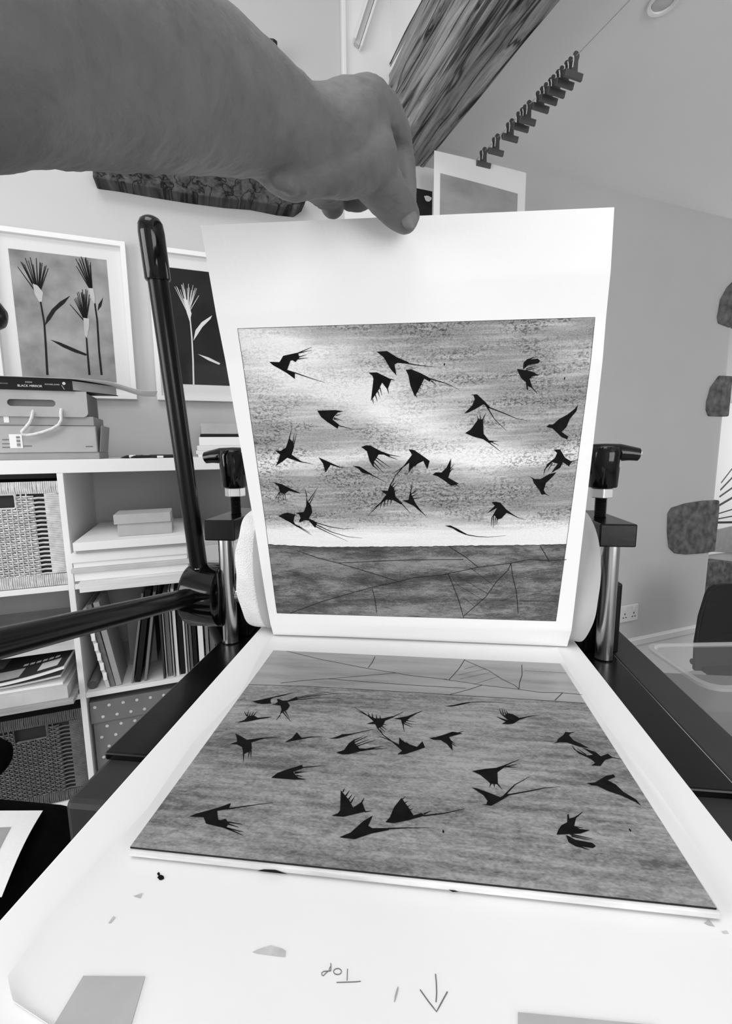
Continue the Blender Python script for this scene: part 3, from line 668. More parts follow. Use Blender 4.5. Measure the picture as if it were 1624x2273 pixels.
BIRDS = [
[[[[150,1813],[208,1809],[233,1844],[318,1859],[323,1830],[299,1806],[282,1817],[271,1814],[248,1764],[291,1748],[287,1710],[249,1742],[208,1769],[170,1792]]],[[[318,1856],[400,1888]],[[310,1854],[395,1870]],[[319,1834],[367,1846]],[[315,1823],[373,1828]],[[290,1746],[366,1716],[460,1683]]]],
[[[[763,1849],[822,1851],[884,1811],[947,1784],[947,1773],[884,1782],[866,1772],[878,1709],[844,1747],[803,1817]]],[[[943,1776],[1017,1762],[1100,1751]]]],
[[[[715,1732],[763,1732],[848,1688],[826,1629],[794,1671],[773,1627],[727,1564],[744,1695],[737,1714]]],[[[826,1633],[833,1602]],[[781,1642],[792,1596]],[[769,1620],[780,1585]],[[754,1601],[765,1559]],[[844,1690],[870,1682]],[[738,1575],[742,1548]]]],
[[[[931,1741],[962,1743],[1020,1718],[1083,1682],[1072,1667],[1040,1686],[1015,1633],[988,1582],[960,1646],[947,1709]]],[[[1079,1683],[1166,1655],[1246,1617]],[[995,1618],[1015,1601]],[[1007,1641],[1027,1624]],[[1014,1660],[1038,1644]],[[986,1598],[1003,1574]],[[1080,1673],[1108,1649]]]],
[[[[405,1517],[512,1517],[565,1508],[527,1501],[502,1474],[494,1459],[531,1426],[522,1400],[462,1444],[425,1477]]],[[[502,1470],[555,1449]],[[523,1422],[623,1391]],[[514,1483],[545,1490]],[[500,1463],[532,1451]]]],
[[[[124,1272],[160,1269],[194,1289],[220,1350],[241,1325],[247,1296],[226,1241],[286,1193],[270,1191],[196,1221],[156,1192],[117,1169],[137,1205],[153,1244]]],[[[219,1342],[243,1415]],[[241,1321],[254,1378]],[[245,1308],[268,1378]],[[274,1194],[358,1173]]]],
[[[[393,1219],[463,1183],[519,1153],[510,1149],[467,1166],[431,1115],[419,1176]]],[[[510,1152],[571,1143]]]],
[[[[604,1156],[648,1150],[696,1117],[728,1094],[712,1093],[667,1106],[640,1136]]],[[[716,1096],[768,1066],[821,1035]]]],
[[[[663,1279],[695,1290],[723,1285],[778,1251],[841,1224],[837,1207],[801,1225],[770,1226],[741,1180],[737,1142],[713,1185],[698,1249]]],[[[837,1222],[905,1209]],[[833,1213],[889,1189]],[[757,1205],[841,1139]],[[749,1193],[809,1136]],[[739,1176],[801,1101]],[[735,1155],[777,1111]]]],
[[[[956,1255],[992,1249],[1056,1201],[1089,1175],[1076,1120],[1049,1176],[1010,1156],[978,1131],[959,1097],[961,1166],[914,1129],[961,1195],[978,1220]]],[[[938,1151],[890,1116],[854,1096]],[[918,1133],[874,1082],[858,1030]],[[986,1148],[978,1118]],[[1009,1160],[994,1135]]]],
[[[[86,1058],[142,1041],[187,1013],[263,973],[234,976],[185,993],[157,973],[150,972],[125,982],[119,1026]]],[[[122,986],[106,910]],[[132,982],[124,934]],[[143,978],[141,925]],[[154,977],[156,923]],[[118,982],[86,930]]]],
[[[[95,808],[131,827],[162,833],[213,817],[203,801],[194,767],[202,746],[227,730],[215,723],[169,759]]],[[[216,729],[310,660]],[[224,731],[300,677]]]],
[[[[217,830],[270,837],[289,882],[297,959],[299,922],[322,881],[326,832],[300,787],[354,755],[338,715],[299,770],[269,775],[237,758],[231,767],[244,792],[235,821]]],[[[298,950],[291,1002]],[[306,914],[375,1012]],[[312,894],[358,977]],[[350,753],[439,722],[529,705],[611,711]],[[346,740],[452,681],[557,646],[655,636]],[[339,727],[436,672],[555,612]]]],
[[[[781,983],[827,979],[842,1025],[867,998],[878,935],[921,891],[914,880],[863,912],[820,917],[762,874],[788,910],[817,952]]],[[[843,1018],[884,1096]],[[777,890],[710,839]],[[766,878],[695,804]],[[916,889],[973,819]],[[852,1006],[884,1051]],[[862,996],[891,1028]],[[869,973],[893,982]],[[849,914],[845,881]],[[829,916],[824,873]],[[809,909],[798,858]],[[788,898],[776,854]]]],
[[[[921,909],[961,914],[970,965],[989,930],[1008,886],[1056,818],[1045,824],[994,871],[954,891]]],[[[1051,824],[1077,794]],[[973,953],[983,1041]],[[976,951],[1027,991]],[[984,937],[1022,956]],[[991,919],[1043,929]]]],
[[[[1577,1724],[1616,1717],[1668,1706],[1709,1682],[1674,1680],[1656,1666],[1677,1614],[1674,1611],[1649,1623],[1654,1596],[1647,1600],[1635,1647],[1609,1667],[1591,1695]],[[1612,1721],[1612,1759],[1630,1777],[1679,1792],[1653,1776],[1692,1779],[1706,1767],[1698,1752],[1641,1743],[1623,1728]]],[[[1669,1619],[1713,1574]],[[1648,1668],[1687,1672]],[[1628,1714],[1704,1729]],[[1631,1724],[1692,1737]]]],
[[[[1315,1581],[1354,1584],[1401,1541],[1443,1499],[1428,1496],[1398,1523],[1356,1498],[1310,1475],[1286,1470],[1331,1519],[1343,1555],[1335,1577]]],[[[1427,1504],[1534,1460],[1600,1430],[1665,1415]],[[1415,1511],[1473,1426],[1547,1357]]]],
[[[[1298,1348],[1332,1372],[1362,1417],[1369,1433],[1401,1432],[1411,1341],[1447,1298],[1516,1289],[1476,1289],[1448,1281],[1410,1307],[1360,1321]]],[[[1399,1428],[1414,1468]],[[1373,1426],[1363,1458]],[[1385,1428],[1383,1457]],[[1443,1289],[1526,1223]],[[1451,1293],[1510,1264]]]],
[[[[1786,1373],[1800,1387],[1824,1386],[1856,1418],[1904,1445],[1944,1479],[1959,1503],[1954,1463],[1920,1416],[1906,1367],[1881,1339],[1923,1309],[1921,1290],[1885,1306],[1823,1362]]],[]],
[[[[1847,1229],[1886,1228],[1921,1175],[1965,1148],[1952,1118],[1912,1145],[1900,1111],[1847,1077],[1881,1137],[1847,1147],[1804,1096],[1816,1134],[1860,1176],[1869,1206]]],[[[1959,1148],[2004,1160]],[[1807,1104],[1803,1065]],[[1848,1142],[1821,1087]]]],
[[[[1109,1083],[1129,1098],[1167,1097],[1195,1128],[1221,1188],[1221,1105],[1210,1061],[1262,1028],[1280,1018],[1255,1010],[1230,1006],[1177,1048],[1143,1071]]],[[[1212,1110],[1241,1149]],[[1217,1098],[1236,1127]],[[1250,1019],[1290,991]]]],
[[[[1715,1059],[1751,1040],[1786,1039],[1837,1071],[1880,1082],[1853,1045],[1823,1012],[1814,964],[1831,938],[1804,933],[1787,965],[1747,1014],[1737,1040]]],[[[1824,940],[1853,926]]]],
[[[[1494,888],[1522,891],[1551,882],[1593,835],[1650,791],[1636,795],[1595,811],[1567,773],[1542,765],[1522,793],[1502,777],[1532,847],[1471,809],[1517,863]]],[[[1632,799],[1673,777],[1712,767]],[[1506,781],[1504,714]],[[1516,785],[1519,706]],[[1529,781],[1528,722]],[[1540,769],[1538,730]]]],
[[[[1203,724],[1240,726],[1284,703],[1329,675],[1367,652],[1341,657],[1293,679],[1255,704]]],[[[1356,656],[1418,644],[1491,639],[1606,649]]]]]
FIELD_LINES = [[[197,540],[341,482],[503,434],[785,338],[905,295]],[[480,441],[797,460],[1040,469],[1339,473]],[[99,2],[360,122],[590,203],[718,247],[905,295],[1005,327],[1233,356]],[[717,237],[736,140],[747,29]],[[1240,569],[1355,489],[1441,414]],[[1212,356],[1368,394],[1441,414],[1656,446],[1773,474],[1904,463],[2014,475]],[[1835,572],[1904,463]],[[1656,446],[1642,394],[1575,308],[1510,184],[1368,21]],[[1656,446],[1675,352],[1713,224],[1740,56]],[[1242,361],[1277,278],[1321,163],[1368,7]]]
HATCH = [[[1307,278],[1497,153]],[[1311,340],[1516,211]],[[1390,409],[1564,265]],[[1350,181],[1440,102]],[[1738,154],[2001,156]]]
HORIZON = [[-9,588],[354,566],[737,568],[1069,569],[1328,575],[1583,577],[1827,580],[2004,586]]
SPECKS = [[1861,1660],[1154,1764]]
def hz(u):
    P = [(a/2000, b/2000) for a, b in HORIZON]
    P[0] = (0, P[0][1]); P[-1] = (1, P[-1][1])
    for a, b in zip(P, P[1:]):
        if a[0] <= u <= b[0]: return a[1]+(b[1]-a[1])*(u-a[0])/(b[0]-a[0])
    return P[-1][1]
def picture(root, pt, sky_m, field_m, up, line_w, names, jag):
    def jg(u): return hz(u)+jag*noise.noise(Vector((u*60, 0, 0)))
    k = MB().grid(lambda a, b: pt(a, jg(a)+(1-jg(a))*b, 0.00012), 60, 40).build('sky_tone', sky_m, root, fix=False)
    f = MB().grid(lambda a, b: pt(a, jg(a)*b, 0.00012), 60, 20).build('field_tone', field_m, root, fix=False)
    mb = MB()
    for ln in FIELD_LINES: stroke(mb, [pt(a/2000, b/2000, 0.0003) for a, b in fine(ln, 5)], line_w, up=up)
    stroke(mb, [pt(a/200, jg(a/200), 0.0003) for a in range(0, 201)], line_w*0.9, up=up)
    tag(mb.build('etched_line', ink_line, f, fix=False), kind='stuff')
    mb = MB()
    for ln in HATCH: stroke(mb, [pt(a/2000, b/2000, 0.00026) for a, b in fine(ln, 5)], line_w*0.5, up=up)
    tag(mb.build('etched_hatching', ink_line, f, fix=False), kind='stuff')
    for polys, strokes in BIRDS:
        mb = MB()
        for p in polys: mb.flat_poly([pt(a/2000, b/2000, 0.0004) for a, b in p])
        for s in strokes:
            if len(s) > 2: s = fine(s, 3)
            stroke(mb, [pt(a/2000, b/2000, 0.00036) for a, b in s], 0.00062, up=up, taper=True)
        mb.build('bird', ink, root, fix=False)
    for a, b in SPECKS:
        MB().flat_poly([pt(a/2000+0.002*math.cos(q), b/2000+0.0045*math.sin(q), 0.0003) for q in (0, 1, 2, 3, 4, 5)]).build('ink_speck', ink, root, fix=False)
picture(pr, print_pt, sky_print, field_print, Vector((0, -1, 0)), 0.00042, 'print', 0.0025)
picture(plate, plate_pt, sky_plate, field_plate, Vector((0, 0, 1)), 0.00036, 'plate', 0.0)
# thin plate-mark outline round the printed image
mb = MB(); q = [(0, 0), (1, 0), (1, 1), (0, 1), (0, 0)]
stroke(mb, [print_pt(a, b, 0.0003) for a, b in fine(q, 40)], 0.00022, up=Vector((0, -1, 0)))
mb.build('plate_mark', ink_line, pr, fix=False)
MB().flat_poly([at_y(x, y, 0.5505) for x, y in ((1320, 752), (1324, 752), (1324, 759), (1320, 759))]).build('ink_speck', ink, pr, fix=False)

# ------------------------------------------------------------------ the forearm and hand holding the print
def limb(mb, pts, seg=28, sub=5, flat=1.0):
    """tapering limb through (x, y, radius in px, distance): a swept tube with rounded ends"""
    C = [(at_dist(x, y, d), r*d/FPX) for x, y, r, d in pts]
    P, R = [], []
    n = len(C)
    for i in range(n-1):
        p0, p1, p2, p3 = (C[max(0, min(n-1, k))] for k in (i-1, i, i+1, i+2))
        for k in range(sub):
            t = k/sub
            cr = lambda a, b, c, e: 0.5*((2*b)+(c-a)*t+(2*a-5*b+4*c-e)*t*t+(3*b-a-3*c+e)*t**3)
            P.append(Vector([cr(p0[0][j], p1[0][j], p2[0][j], p3[0][j]) for j in range(3)])); R.append(cr(p0[1], p1[1], p2[1], p3[1]))
    P.append(C[-1][0]); R.append(C[-1][1])
    d0 = (P[0]-P[1]).normalized(); d1 = (P[-1]-P[-2]).normalized()
    A, B = [], []
    for k in (0.97, 0.85, 0.6, 0.3):
        A.append((P[0]+d0*R[0]*k, R[0]*math.sqrt(1-k*k))); 
    for k in (0.3, 0.6, 0.85, 0.97):
        B.append((P[-1]+d1*R[-1]*k, R[-1]*math.sqrt(1-k*k)))
    path = [a for a, _ in A]+P+[b for b, _ in B]; rad = [a for _, a in A]+R+[b for _, b in B]
    mb.tube(path, rad, seg, flat=flat)
    return mb
arm = MB()
limb(arm, [(-190, 20, 300, 0.125), (-20, 50, 262, 0.150), (150, 96, 230, 0.180), (330, 154, 188, 0.225), (470, 206, 150, 0.272), (590, 264, 114, 0.315), (670, 308, 97, 0.345), (730, 308, 94, 0.362)], 40)
limb(arm, [(650, 306, 92, 0.338), (722, 300, 86, 0.36), (774, 278, 82, 0.378), (814, 244, 62, 0.392)])            # wrist into the back of the hand
limb(arm, [(606, 362, 50, 0.326), (645, 378, 58, 0.34), (705, 372, 58, 0.352), (770, 368, 64, 0.37), (815, 350, 68, 0.386)])   # heel of the palm
limb(arm, [(770, 290, 88, 0.378), (804, 338, 76, 0.392), (832, 392, 57, 0.402), (860, 434, 47, 0.415), (883, 463, 42, 0.427), (897, 480, 35, 0.4345)])  # thumb
limb(arm, [(806, 244, 52, 0.400), (838, 242, 45, 0.430), (866, 276, 38, 0.458), (885, 324, 31, 0.477), (897, 380, 26, 0.486), (901, 435, 23, 0.490), (903, 468, 20, 0.485)])  # index finger behind the sheet
limb(arm, [(800, 300, 60, 0.40), (806, 370, 42, 0.445), (808, 420, 29, 0.485), (800, 442, 25, 0.496), (776, 446, 21, 0.500)])  # middle finger curled
limb(arm, [(720, 330, 60, 0.385), (726, 395, 40, 0.43), (734, 436, 30, 0.478), (737, 455, 27, 0.488)])               # ring finger curled
limb(arm, [(680, 360, 50, 0.365), (688, 410, 30, 0.405), (702, 428, 22, 0.44), (716, 446, 17, 0.468)])               # little finger
for x, y, r, d in ((612, 404, 20, 0.322), (640, 417, 22, 0.330), (668, 416, 20, 0.338), (700, 408, 22, 0.346), (732, 414, 24, 0.355), (764, 412, 24, 0.364), (796, 410, 26, 0.374)):   # fleshy folds along the heel
    limb(arm, [(x-10, y-34, r, d), (x, y-8, r, d), (x+5, y+2, r*0.8, d+0.002)], 16, 3)
person = thing('person', 'bare forearm and hand pinching the top of the lifted print', 'person', at_dist(700, 300, 0.36))
body = arm.build('arm', skin, person, smooth=False)
rm = body.modifiers.new('remesh', 'REMESH'); rm.mode = 'VOXEL'; rm.voxel_size = 0.0022; rm.use_smooth_shade = True
sm_ = body.modifiers.new('smooth', 'SMOOTH'); sm_.factor = 0.6; sm_.iterations = 5
tx = bpy.data.textures.new('skin_folds', 'CLOUDS'); tx.noise_scale = 0.014; tx.noise_depth = 3
dm = body.modifiers.new('folds', 'DISPLACE'); dm.texture = tx; dm.strength = 0.0026; dm.mid_level = 0.5; dm.texture_coords = 'LOCAL'
nv = MB(); nc = at_dist(910, 480, 0.4180)
ax = (at_dist(918, 515, 0.432)-at_dist(897, 452, 0.4265)).normalized(); ny = Vector((0.30, -0.93, 0.16)); ny = (ny-ax*ny.dot(ax)).normalized(); sx_ = ax.cross(ny)
def nail_fn(a, b):
    w = (a-0.5)*2; l = (b-0.5)*2
    hw = 0.0080*(1-0.25*max(0, abs(l))**4); 
    return nc + sx_*(w*hw*(1-0.30*max(0, l)**3)) + ax*(l*0.0098*(1-0.10*w*w)) - ny*(0.0026*w*w+0.0010*l*l)
nv.slab(nail_fn, 10, 10, -ny*0.0012)
nv.build('thumbnail', nail_mat, person, smooth=True)

# ================================================================== bookcase against the wall
SF, SB, ZTOP = 1.54, 1.926, 1.470
case = thing('bookcase', 'white cube bookcase full of papers against the wall', 'bookcase', (-0.376, 1.73, 0), 'W')
UD = (-0.729, -0.3765, -0.024); UL, UR = -1.0815, 0.3285
MB().box(UL-0.0195, UR+0.0195, SF, SB, ZTOP-0.039, ZTOP).build('top_panel', laminate, case, bevel=0.001)
MB().box(UL-0.0195, UR+0.0195, SF, SB, 0.0, 0.039).build('bottom_panel', laminate, case)
for u in (UL, UR): MB().box(u-0.0195, u+0.0195, SF, SB, 0.0392, ZTOP-0.0392).build('side_panel', laminate, case)
for u in UD: MB().box(u-0.008, u+0.008, SF, SB, 0.0392, ZTOP-0.0392).build('divider', laminate, case, bevel=0.001)
ZS = (1.080, 0.729, 0.378)
ED = (UL+0.0195,)+UD+(UR-0.0195,)
for k in range(4):
    a = ED[k]+(0.0082 if k else 0.0002); b = ED[k+1]-(0.0082 if k < 3 else 0.0002)
    for z in ZS: MB().box(a, b, SF+0.001, SB, z, z+0.016).build('shelf', laminate, case, bevel=0.001)
MB().box(-0.7205, -0.3850, SF+0.004, SB, 0.892, 0.910).build('insert_shelf', paper_dim, case)

def basket(label, u0, u1, z0, z1, m, hole):
    d0 = SF+0.010
    t = thing('wicker_basket', label, 'basket', ((u0+u1)/2, d0+0.17, z0), 'W', 'wicker baskets in the bookcase')
    MB().box(u0+0.006, u1-0.006, d0+0.006, d0+0.34, z0, z1-0.012).build('body', hollow_shade, t)  # solid block, its black colour paints the shade inside the basket
    hu0, hu1, hz0, hz1 = hole
    fr = u1-0.070                                    # the open-work column near the corner
    rows = int((z1-z0-0.075)/0.0066); st = [u0+0.012+0.0125*k for k in range(int((fr-u0-0.012)/0.0125)+1)]
    wv = MB()
    for u in st:
        if hu0 < u < hu1:
            wv.tube([(u, d0, z0+0.03), (u, d0, hz0)], 0.0022, 5)
        else: wv.tube([(u, d0, z0+0.03), (u, d0, z1-0.035)], 0.0022, 5)
    for r in range(rows):
        z = z0+0.038+r*0.0066
        seg = []
        for k, u in enumerate(st+[fr+0.006]):
            inside = hz0-0.003 < z < hz1+0.003 and hu0-0.004 < u < hu1+0.004
            if inside:
                if len(seg) > 1: wv.tube(seg, 0.0027, 5)
                seg = []
            else: seg.append((u, d0+(0.0034 if (k+r) % 2 else -0.0034), z+random.uniform(-0.0006, 0.0006)))
        if len(seg) > 1: wv.tube(seg, 0.0027, 5)
        if r % 2 == 0: wv.tube([(fr, d0, z), (fr+0.018, d0+0.002, z+0.002), (fr+0.040, d0, z+0.001)], 0.0030, 5)
    tag(wv.build('weave', m, t, smooth=True), kind='stuff')
    for zz, nm in ((z1-0.040, 'top_band'), (z0, 'bottom_band')):
        bd = MB(); u = u0
        while u < u1-0.002:
            bd.tube([(u, d0, zz+0.002), (u+random.uniform(-0.001, 0.001), d0-0.004, zz+0.018), (u, d0, zz+0.036)], 0.0031, 5); u += 0.0052
        tag(bd.build(nm, m, t, smooth=True), kind='stuff')
    bd = MB(); z = z0+0.040
    while z < z1-0.040:
        bd.tube([(u1-0.036, d0, z), (u1-0.016, d0-0.003, z+0.001), (u1-0.001, d0+0.004, z)], 0.0031, 5); z += 0.0053
    tag(bd.build('corner_band', m, t, smooth=True), kind='stuff')
    if hz1 > z0: 
        MB().tube([(hu0, d0, hz0-0.002), (hu1, d0, hz0-0.002), (hu1+0.004, d0, hz0+0.004), (hu1+0.004, d0, hz1-0.004), (hu1, d0, hz1+0.002), (hu0, d0, hz1+0.002)], 0.003, 6).build('handle_rim', m, t, smooth=True)
basket('pale wicker basket on the upper bookcase shelf', -0.7165, -0.3865, 1.0965, 1.412, wicker_pale, (-0.62, -0.497, 1.335, 1.372))
basket('dark wicker basket low down in the bookcase', -0.7165, -0.3865, 0.3945, 0.700, wicker_dark, (-0.56, -0.486, 0.622, 0.662))

def slab_w(name, label, cat, u0, u1, d0, d1, z0, z1, m, group=None, bevel=0.0008):
    return one(name, MB().box(u0, u1, d0, d1, z0, z1), m, label, cat, ((u0+u1)/2, (d0+d1)/2, z0), 'W', group, bevel=bevel)
# papers on the upper shelf
G = 'flat stacks of paper on the upper shelf'
z = 1.0966
for lab, u0, u1, d0, h, m_ in (('thick stack of white paper at the bottom of the pile under the grey box', -0.333, -0.040, 1.438, 0.030, paper_edge),
                               ('second paper pad from the bottom of the pile under the grey box', -0.346, -0.045, 1.455, 0.024, paper),
                               ('third paper pad from the bottom of the pile under the grey box', -0.352, -0.036, 1.450, 0.013, paper_dim),  # tone darkened to stand for a shaded gap between pads
                               ('fourth paper pad from the bottom of the pile under the grey box', -0.347, -0.046, 1.462, 0.016, board_white),
                               ('fifth paper pad from the bottom of the pile under the grey box', -0.350, -0.046, 1.458, 0.027, paper),
                               ('thin pad second from the top of the pile under the grey box', -0.336, -0.036, 1.452, 0.009, card_pale),  # darker layer, coloured to read as a shadow line in the pile
                               ('white lidded box topping the paper pile under the grey box', -0.340, -0.034, 1.446, 0.024, board_white)):
    slab_w('paper_stack', lab, 'paper', u0, u1, d0, 1.83, z, z+h-0.0004, m_, G); z += h
sb = thing('card_box', 'small grey lidded card box on top of the paper pile', 'box', (-0.165, 1.56, z), 'W')
MB().box(-0.2345, -0.0855, 1.503, 1.60, z, z+0.037).build('base', card_pale, sb, bevel=0.001)
MB().box(-0.2425, -0.0875, 1.498, 1.605, z+0.0374, z+0.066).build('lid', card_pale, sb, bevel=0.001)
z = 1.0966
for lab, u0, u1, h, m_ in (('lowest white pad on the shelf behind the press post', -0.010, 0.25, 0.030, paper_edge), ('middle white pad on the shelf behind the press post', -0.012, 0.24, 0.055, paper), ('upper white pad on the shelf behind the press post', 0.0, 0.25, 0.028, paper_edge), ('top grey folder on the shelf behind the press post', -0.006, 0.22, 0.012, paper_dim)):
    slab_w('paper_stack', lab, 'paper', u0, u1, 1.56, 1.88, z, z+h-0.0004, m_, 'pads behind the press post'); z += h

# upright and leaning sleeves on the middle shelf
def leaning(name, label, cat, ub, ut, zb, h, t, d0, d1, m, group=None):
    a = Vector((ut-ub, 0, math.sqrt(max(h*h-(ut-ub)**2, 1e-6)))); n = Vector((a.z, 0, -a.x)).normalized()*t
    c = Vector((ub, (d0+d1)/2, zb+max(0.0, -n.z)+0.0002))+a/2+n/2
    return one(name, MB().obox(c, a/2, Vector((0, (d1-d0)/2, 0)), n/2), m, label, cat, (ub, (d0+d1)/2, zb), 'W', group)
zb = 0.7455
r_ = MB(); r_.lathe([(0.013, 0), (0.013, 0.28), (0.0085, 0.28), (0.0085, 0.0), (0.013, 0.0)], (-0.352, 1.562, zb+0.0135), 'y', 20)
one('paper_roll', r_, card_dark, 'rolled paper tube lying on the middle shelf', 'roll', (-0.352, 1.7, zb), 'W', smooth=True)
GS = 'sleeves and folders standing on the middle shelf'
f1 = leaning('ring_binder', 'pale tabbed ring binder leaning left above the paper tube', 'binder', -0.313, -0.356, zb, 0.27, 0.010, 1.552, 1.82, paper_dim, GS)
for k in range(7):
    a = 0.03+0.034*k; u = -0.313+(-0.043)*a/0.27
    MB().box(u-0.0005, u+0.0095, 1.5480, 1.5517, zb+a*0.985, zb+a*0.985+0.024).build('index_tab', paper, f1)
for lab, ub, ut, h, t, m_ in (('dark folder leaning left next to the tabbed binder', -0.300, -0.345, 0.28, 0.012, card_dark), ('rough-edged grey sketchbook leaning left on the middle shelf', -0.286, -0.328, 0.285, 0.016, card)):
    leaning('folder', lab, 'folder', ub, ut, zb, h, t, 1.556, 1.69, m_, GS)
slab_w('storage_box', 'grey card box at the back of the middle shelf', 'box', -0.262, -0.175, 1.70, 1.90, zb, zb+0.16, card, None)
for lab, ub, ut, h, t, m_ in (('broad grey board leaning right on the middle shelf', -0.243, -0.192, 0.30, 0.006, card_dark),
                              ('black portfolio leaning right beside the broad grey board', -0.232, -0.180, 0.31, 0.016, book_black),
                              ('dark sleeve leaning right beside the black portfolio', -0.205, -0.158, 0.30, 0.008, card_dark)):
    leaning('folder', lab, 'folder', ub, ut, zb, h, t, 1.556, 1.69, m_, GS)
sleeves = [(-0.146, 0.006, 0.29, grey_paint, 'dark record sleeve'), (-0.137, 0.003, 0.24, paper_dim, 'thin pale card'), (-0.131, 0.012, 0.29, card_dark, 'dark grey portfolio'),
           (-0.115, 0.004, 0.30, card, 'mid grey card'), (-0.107, 0.009, 0.30, paper, 'white paper sleeve'), (-0.094, 0.014, 0.30, book_black, 'black ring book'), (-0.077, 0.005, 0.30, paper_dim, 'pale grey sleeve'),
           (-0.069, 0.005, 0.29, card, 'grey sleeve'), (-0.061, 0.008, 0.28, card_dark, 'charcoal folder'), (-0.050, 0.012, 0.27, book_black, 'black book')]
for k, (u, t, h, m_, nm) in enumerate(sleeves):
    one('record_sleeve', MB().box(u, u+t, 1.55+0.006*((k*7) % 3), 1.86, zb, zb+h), m_, nm+' standing upright, %s from the left of the row on the middle shelf' % ('first', 'second', 'third', 'fourth', 'fifth', 'sixth', 'seventh', 'eighth', 'ninth', 'tenth')[k], 'sleeve', (u, 1.7, zb), 'W', GS)
for k, (u, t, h, m_, nm) in enumerate([(-0.010, 0.010, 0.28, card, 'grey folder'), (0.004, 0.016, 0.26, card_dark, 'dark folder'), (0.024, 0.012, 0.29, paper_dim, 'pale folder'), (0.042, 0.02, 0.27, grey_paint, 'charcoal box file'), (0.066, 0.014, 0.28, card, 'mid grey folder')]):
    one('box_file', MB().box(u, u+t, 1.56, 1.86, zb, zb+h), m_, nm+' standing beyond the divider behind the drive hub, %s in its row' % ('first', 'second', 'third', 'fourth', 'fifth')[k], 'folder', (u, 1.7, zb), 'W', 'box files behind the drive hub')
# drawing board, pad and magazines on the left of the middle shelf
slab_w('drawing_board', 'wooden drawing board sticking out over the dark basket', 'board', -0.719, -0.388, 1.486, 1.90, zb, zb+0.014, wood_pale)
slab_w('paper_pad', 'thick grey pad of paper on the drawing board', 'paper', -0.717, -0.404, 1.500, 1.88, zb+0.0145, zb+0.052, paper_dim)
slab_w('paper_sheaf', 'loose white sheaf on top of the thick grey pad', 'paper', -0.715, -0.418, 1.515, 1.86, zb+0.0525, zb+0.060, paper)
def mag(label, u0, u1, d0, d1, z0, t, rise, m_top, m_edge, patches=()):
    o = thing('magazine', label, 'magazine', ((u0+u1)/2, (d0+d1)/2, z0), 'W', 'magazines in the bookcase')
    zf = lambda a: z0+rise*max(0, (a-0.35)/0.65)**1.7
    MB().slab(lambda a, b: (u0+(u1-u0)*a, d0+(d1-d0)*b, zf(a)), 16, 2, (0, 0, t)).build('pages', m_edge, o)
    c = MB().slab(lambda a, b: (u0+(u1-u0)*a-0.001, d0-0.002+(d1-d0)*b, zf(a)+t+0.0003), 16, 2, (0, 0, 0.0012)).build('cover', m_top, o)
    for a0, a1, b0, b1, mm, nm in patches:
        MB().grid(lambda a, b: (u0+(u1-u0)*(a0+(a1-a0)*a), d0+(d1-d0)*(b0+(b1-b0)*b), zf(a0+(a1-a0)*a)+t+0.0019), 8, 3).build(nm, mm, c, fix=False)
mag('grey magazine lying under the patterned one', -0.71, -0.425, 1.53, 1.84, zb+0.0605, 0.006, 0.012, card_dark, paper)
pt_ = [(0.30, 0.62, 0.03, 0.24, card, 'cover_panel'), (0.0, 0.40, 0.34, 0.60, card_dark, 'cover_panel'), (0.05, 0.36, 0.03, 0.22, paper_dim, 'cover_panel'), (0.76, 0.93, 0.06, 0.24, paper_dim, 'cover_badge')]
for k in range(6): pt_.append((0.58+0.055*k, 0.62+0.055*k, 0.29, 0.34, paper, 'cover_lettering'))
for k in range(4): pt_.append((0.46+0.035*k, 0.485+0.035*k, 0.08, 0.15, paper, 'cover_lettering'))
mag('dark patterned magazine topping the pile beneath the insert shelf', -0.715, -0.408, 1.505, 1.80, zb+0.080, 0.010, 0.026, grey_paint, paper, pt_)

# spotted box
sp_ = thing('spotted_box', 'dark lidded box with pale spots at the foot of the bookcase', 'box', (-0.2, 1.7, 0.3945), 'W')
MB().box(-0.360, -0.040, 1.556, 1.88, 0.3945, 0.632).build('base', card_dark, sp_, bevel=0.002)
lid = MB().box(-0.3645, -0.0355, 1.551, 1.885, 0.6325, 0.705).build('lid', card_dark, sp_, bevel=0.002)
for r, zz in enumerate((0.688, 0.652)):
    for k in range(8):
        u = -0.350+0.040*k+(0.020 if r else 0)
        if u < -0.05: MB().lathe([(0.0048, -0.0006), (0.0048, 0)], (u, 1.5508, zz), 'y', 14).build('spot', paper_dim, lid)
for r, zz in enumerate((0.615, 0.580, 0.545, 0.51, 0.475, 0.44)):
    for k in range(8):
        u = -0.340+0.040*k-(0.0 if r % 2 else -0.018)
        if u < -0.05: MB().lathe([(0.0048, -0.0006), (0.0048, 0)], (u, 1.5558, zz), 'y', 14).build('spot', paper_dim, sp_)

# ------------------------------------------------------------------ on top of the bookcase
def hole_plate(outer, hole, d0, d1):
    mb = MB(); n, k = len(outer), len(hole)
    for d in (d0, d1): mb.v += [(p[0], d, p[1]) for p in outer]+[(p[0], d, p[1]) for p in hole]
    N = n+k
    for t in tessellate_polygon([[Vector((p[0], p[1], 0)) for p in outer], [Vector((p[0], p[1], 0)) for p in hole]]):
        mb.f.append(tuple(t)); mb.f.append(tuple(i+N for i in t)[::-1])
    for i in range(n): mb.f.append((i, (i+1) % n, N+(i+1) % n, N+i))
    for i in range(k): mb.f.append((n+i, N+n+i, N+n+(i+1) % k, n+(i+1) % k))
    return mb
cb = thing('cardboard_box', 'grey cardboard carrier box with a rope handle on the bookcase', 'box', (-0.53, 1.70, ZTOP), 'W')
MB().box(-0.83, -0.276, 1.566, 1.72, ZTOP, ZTOP+0.020).build('tray', card, cb, bevel=0.001)
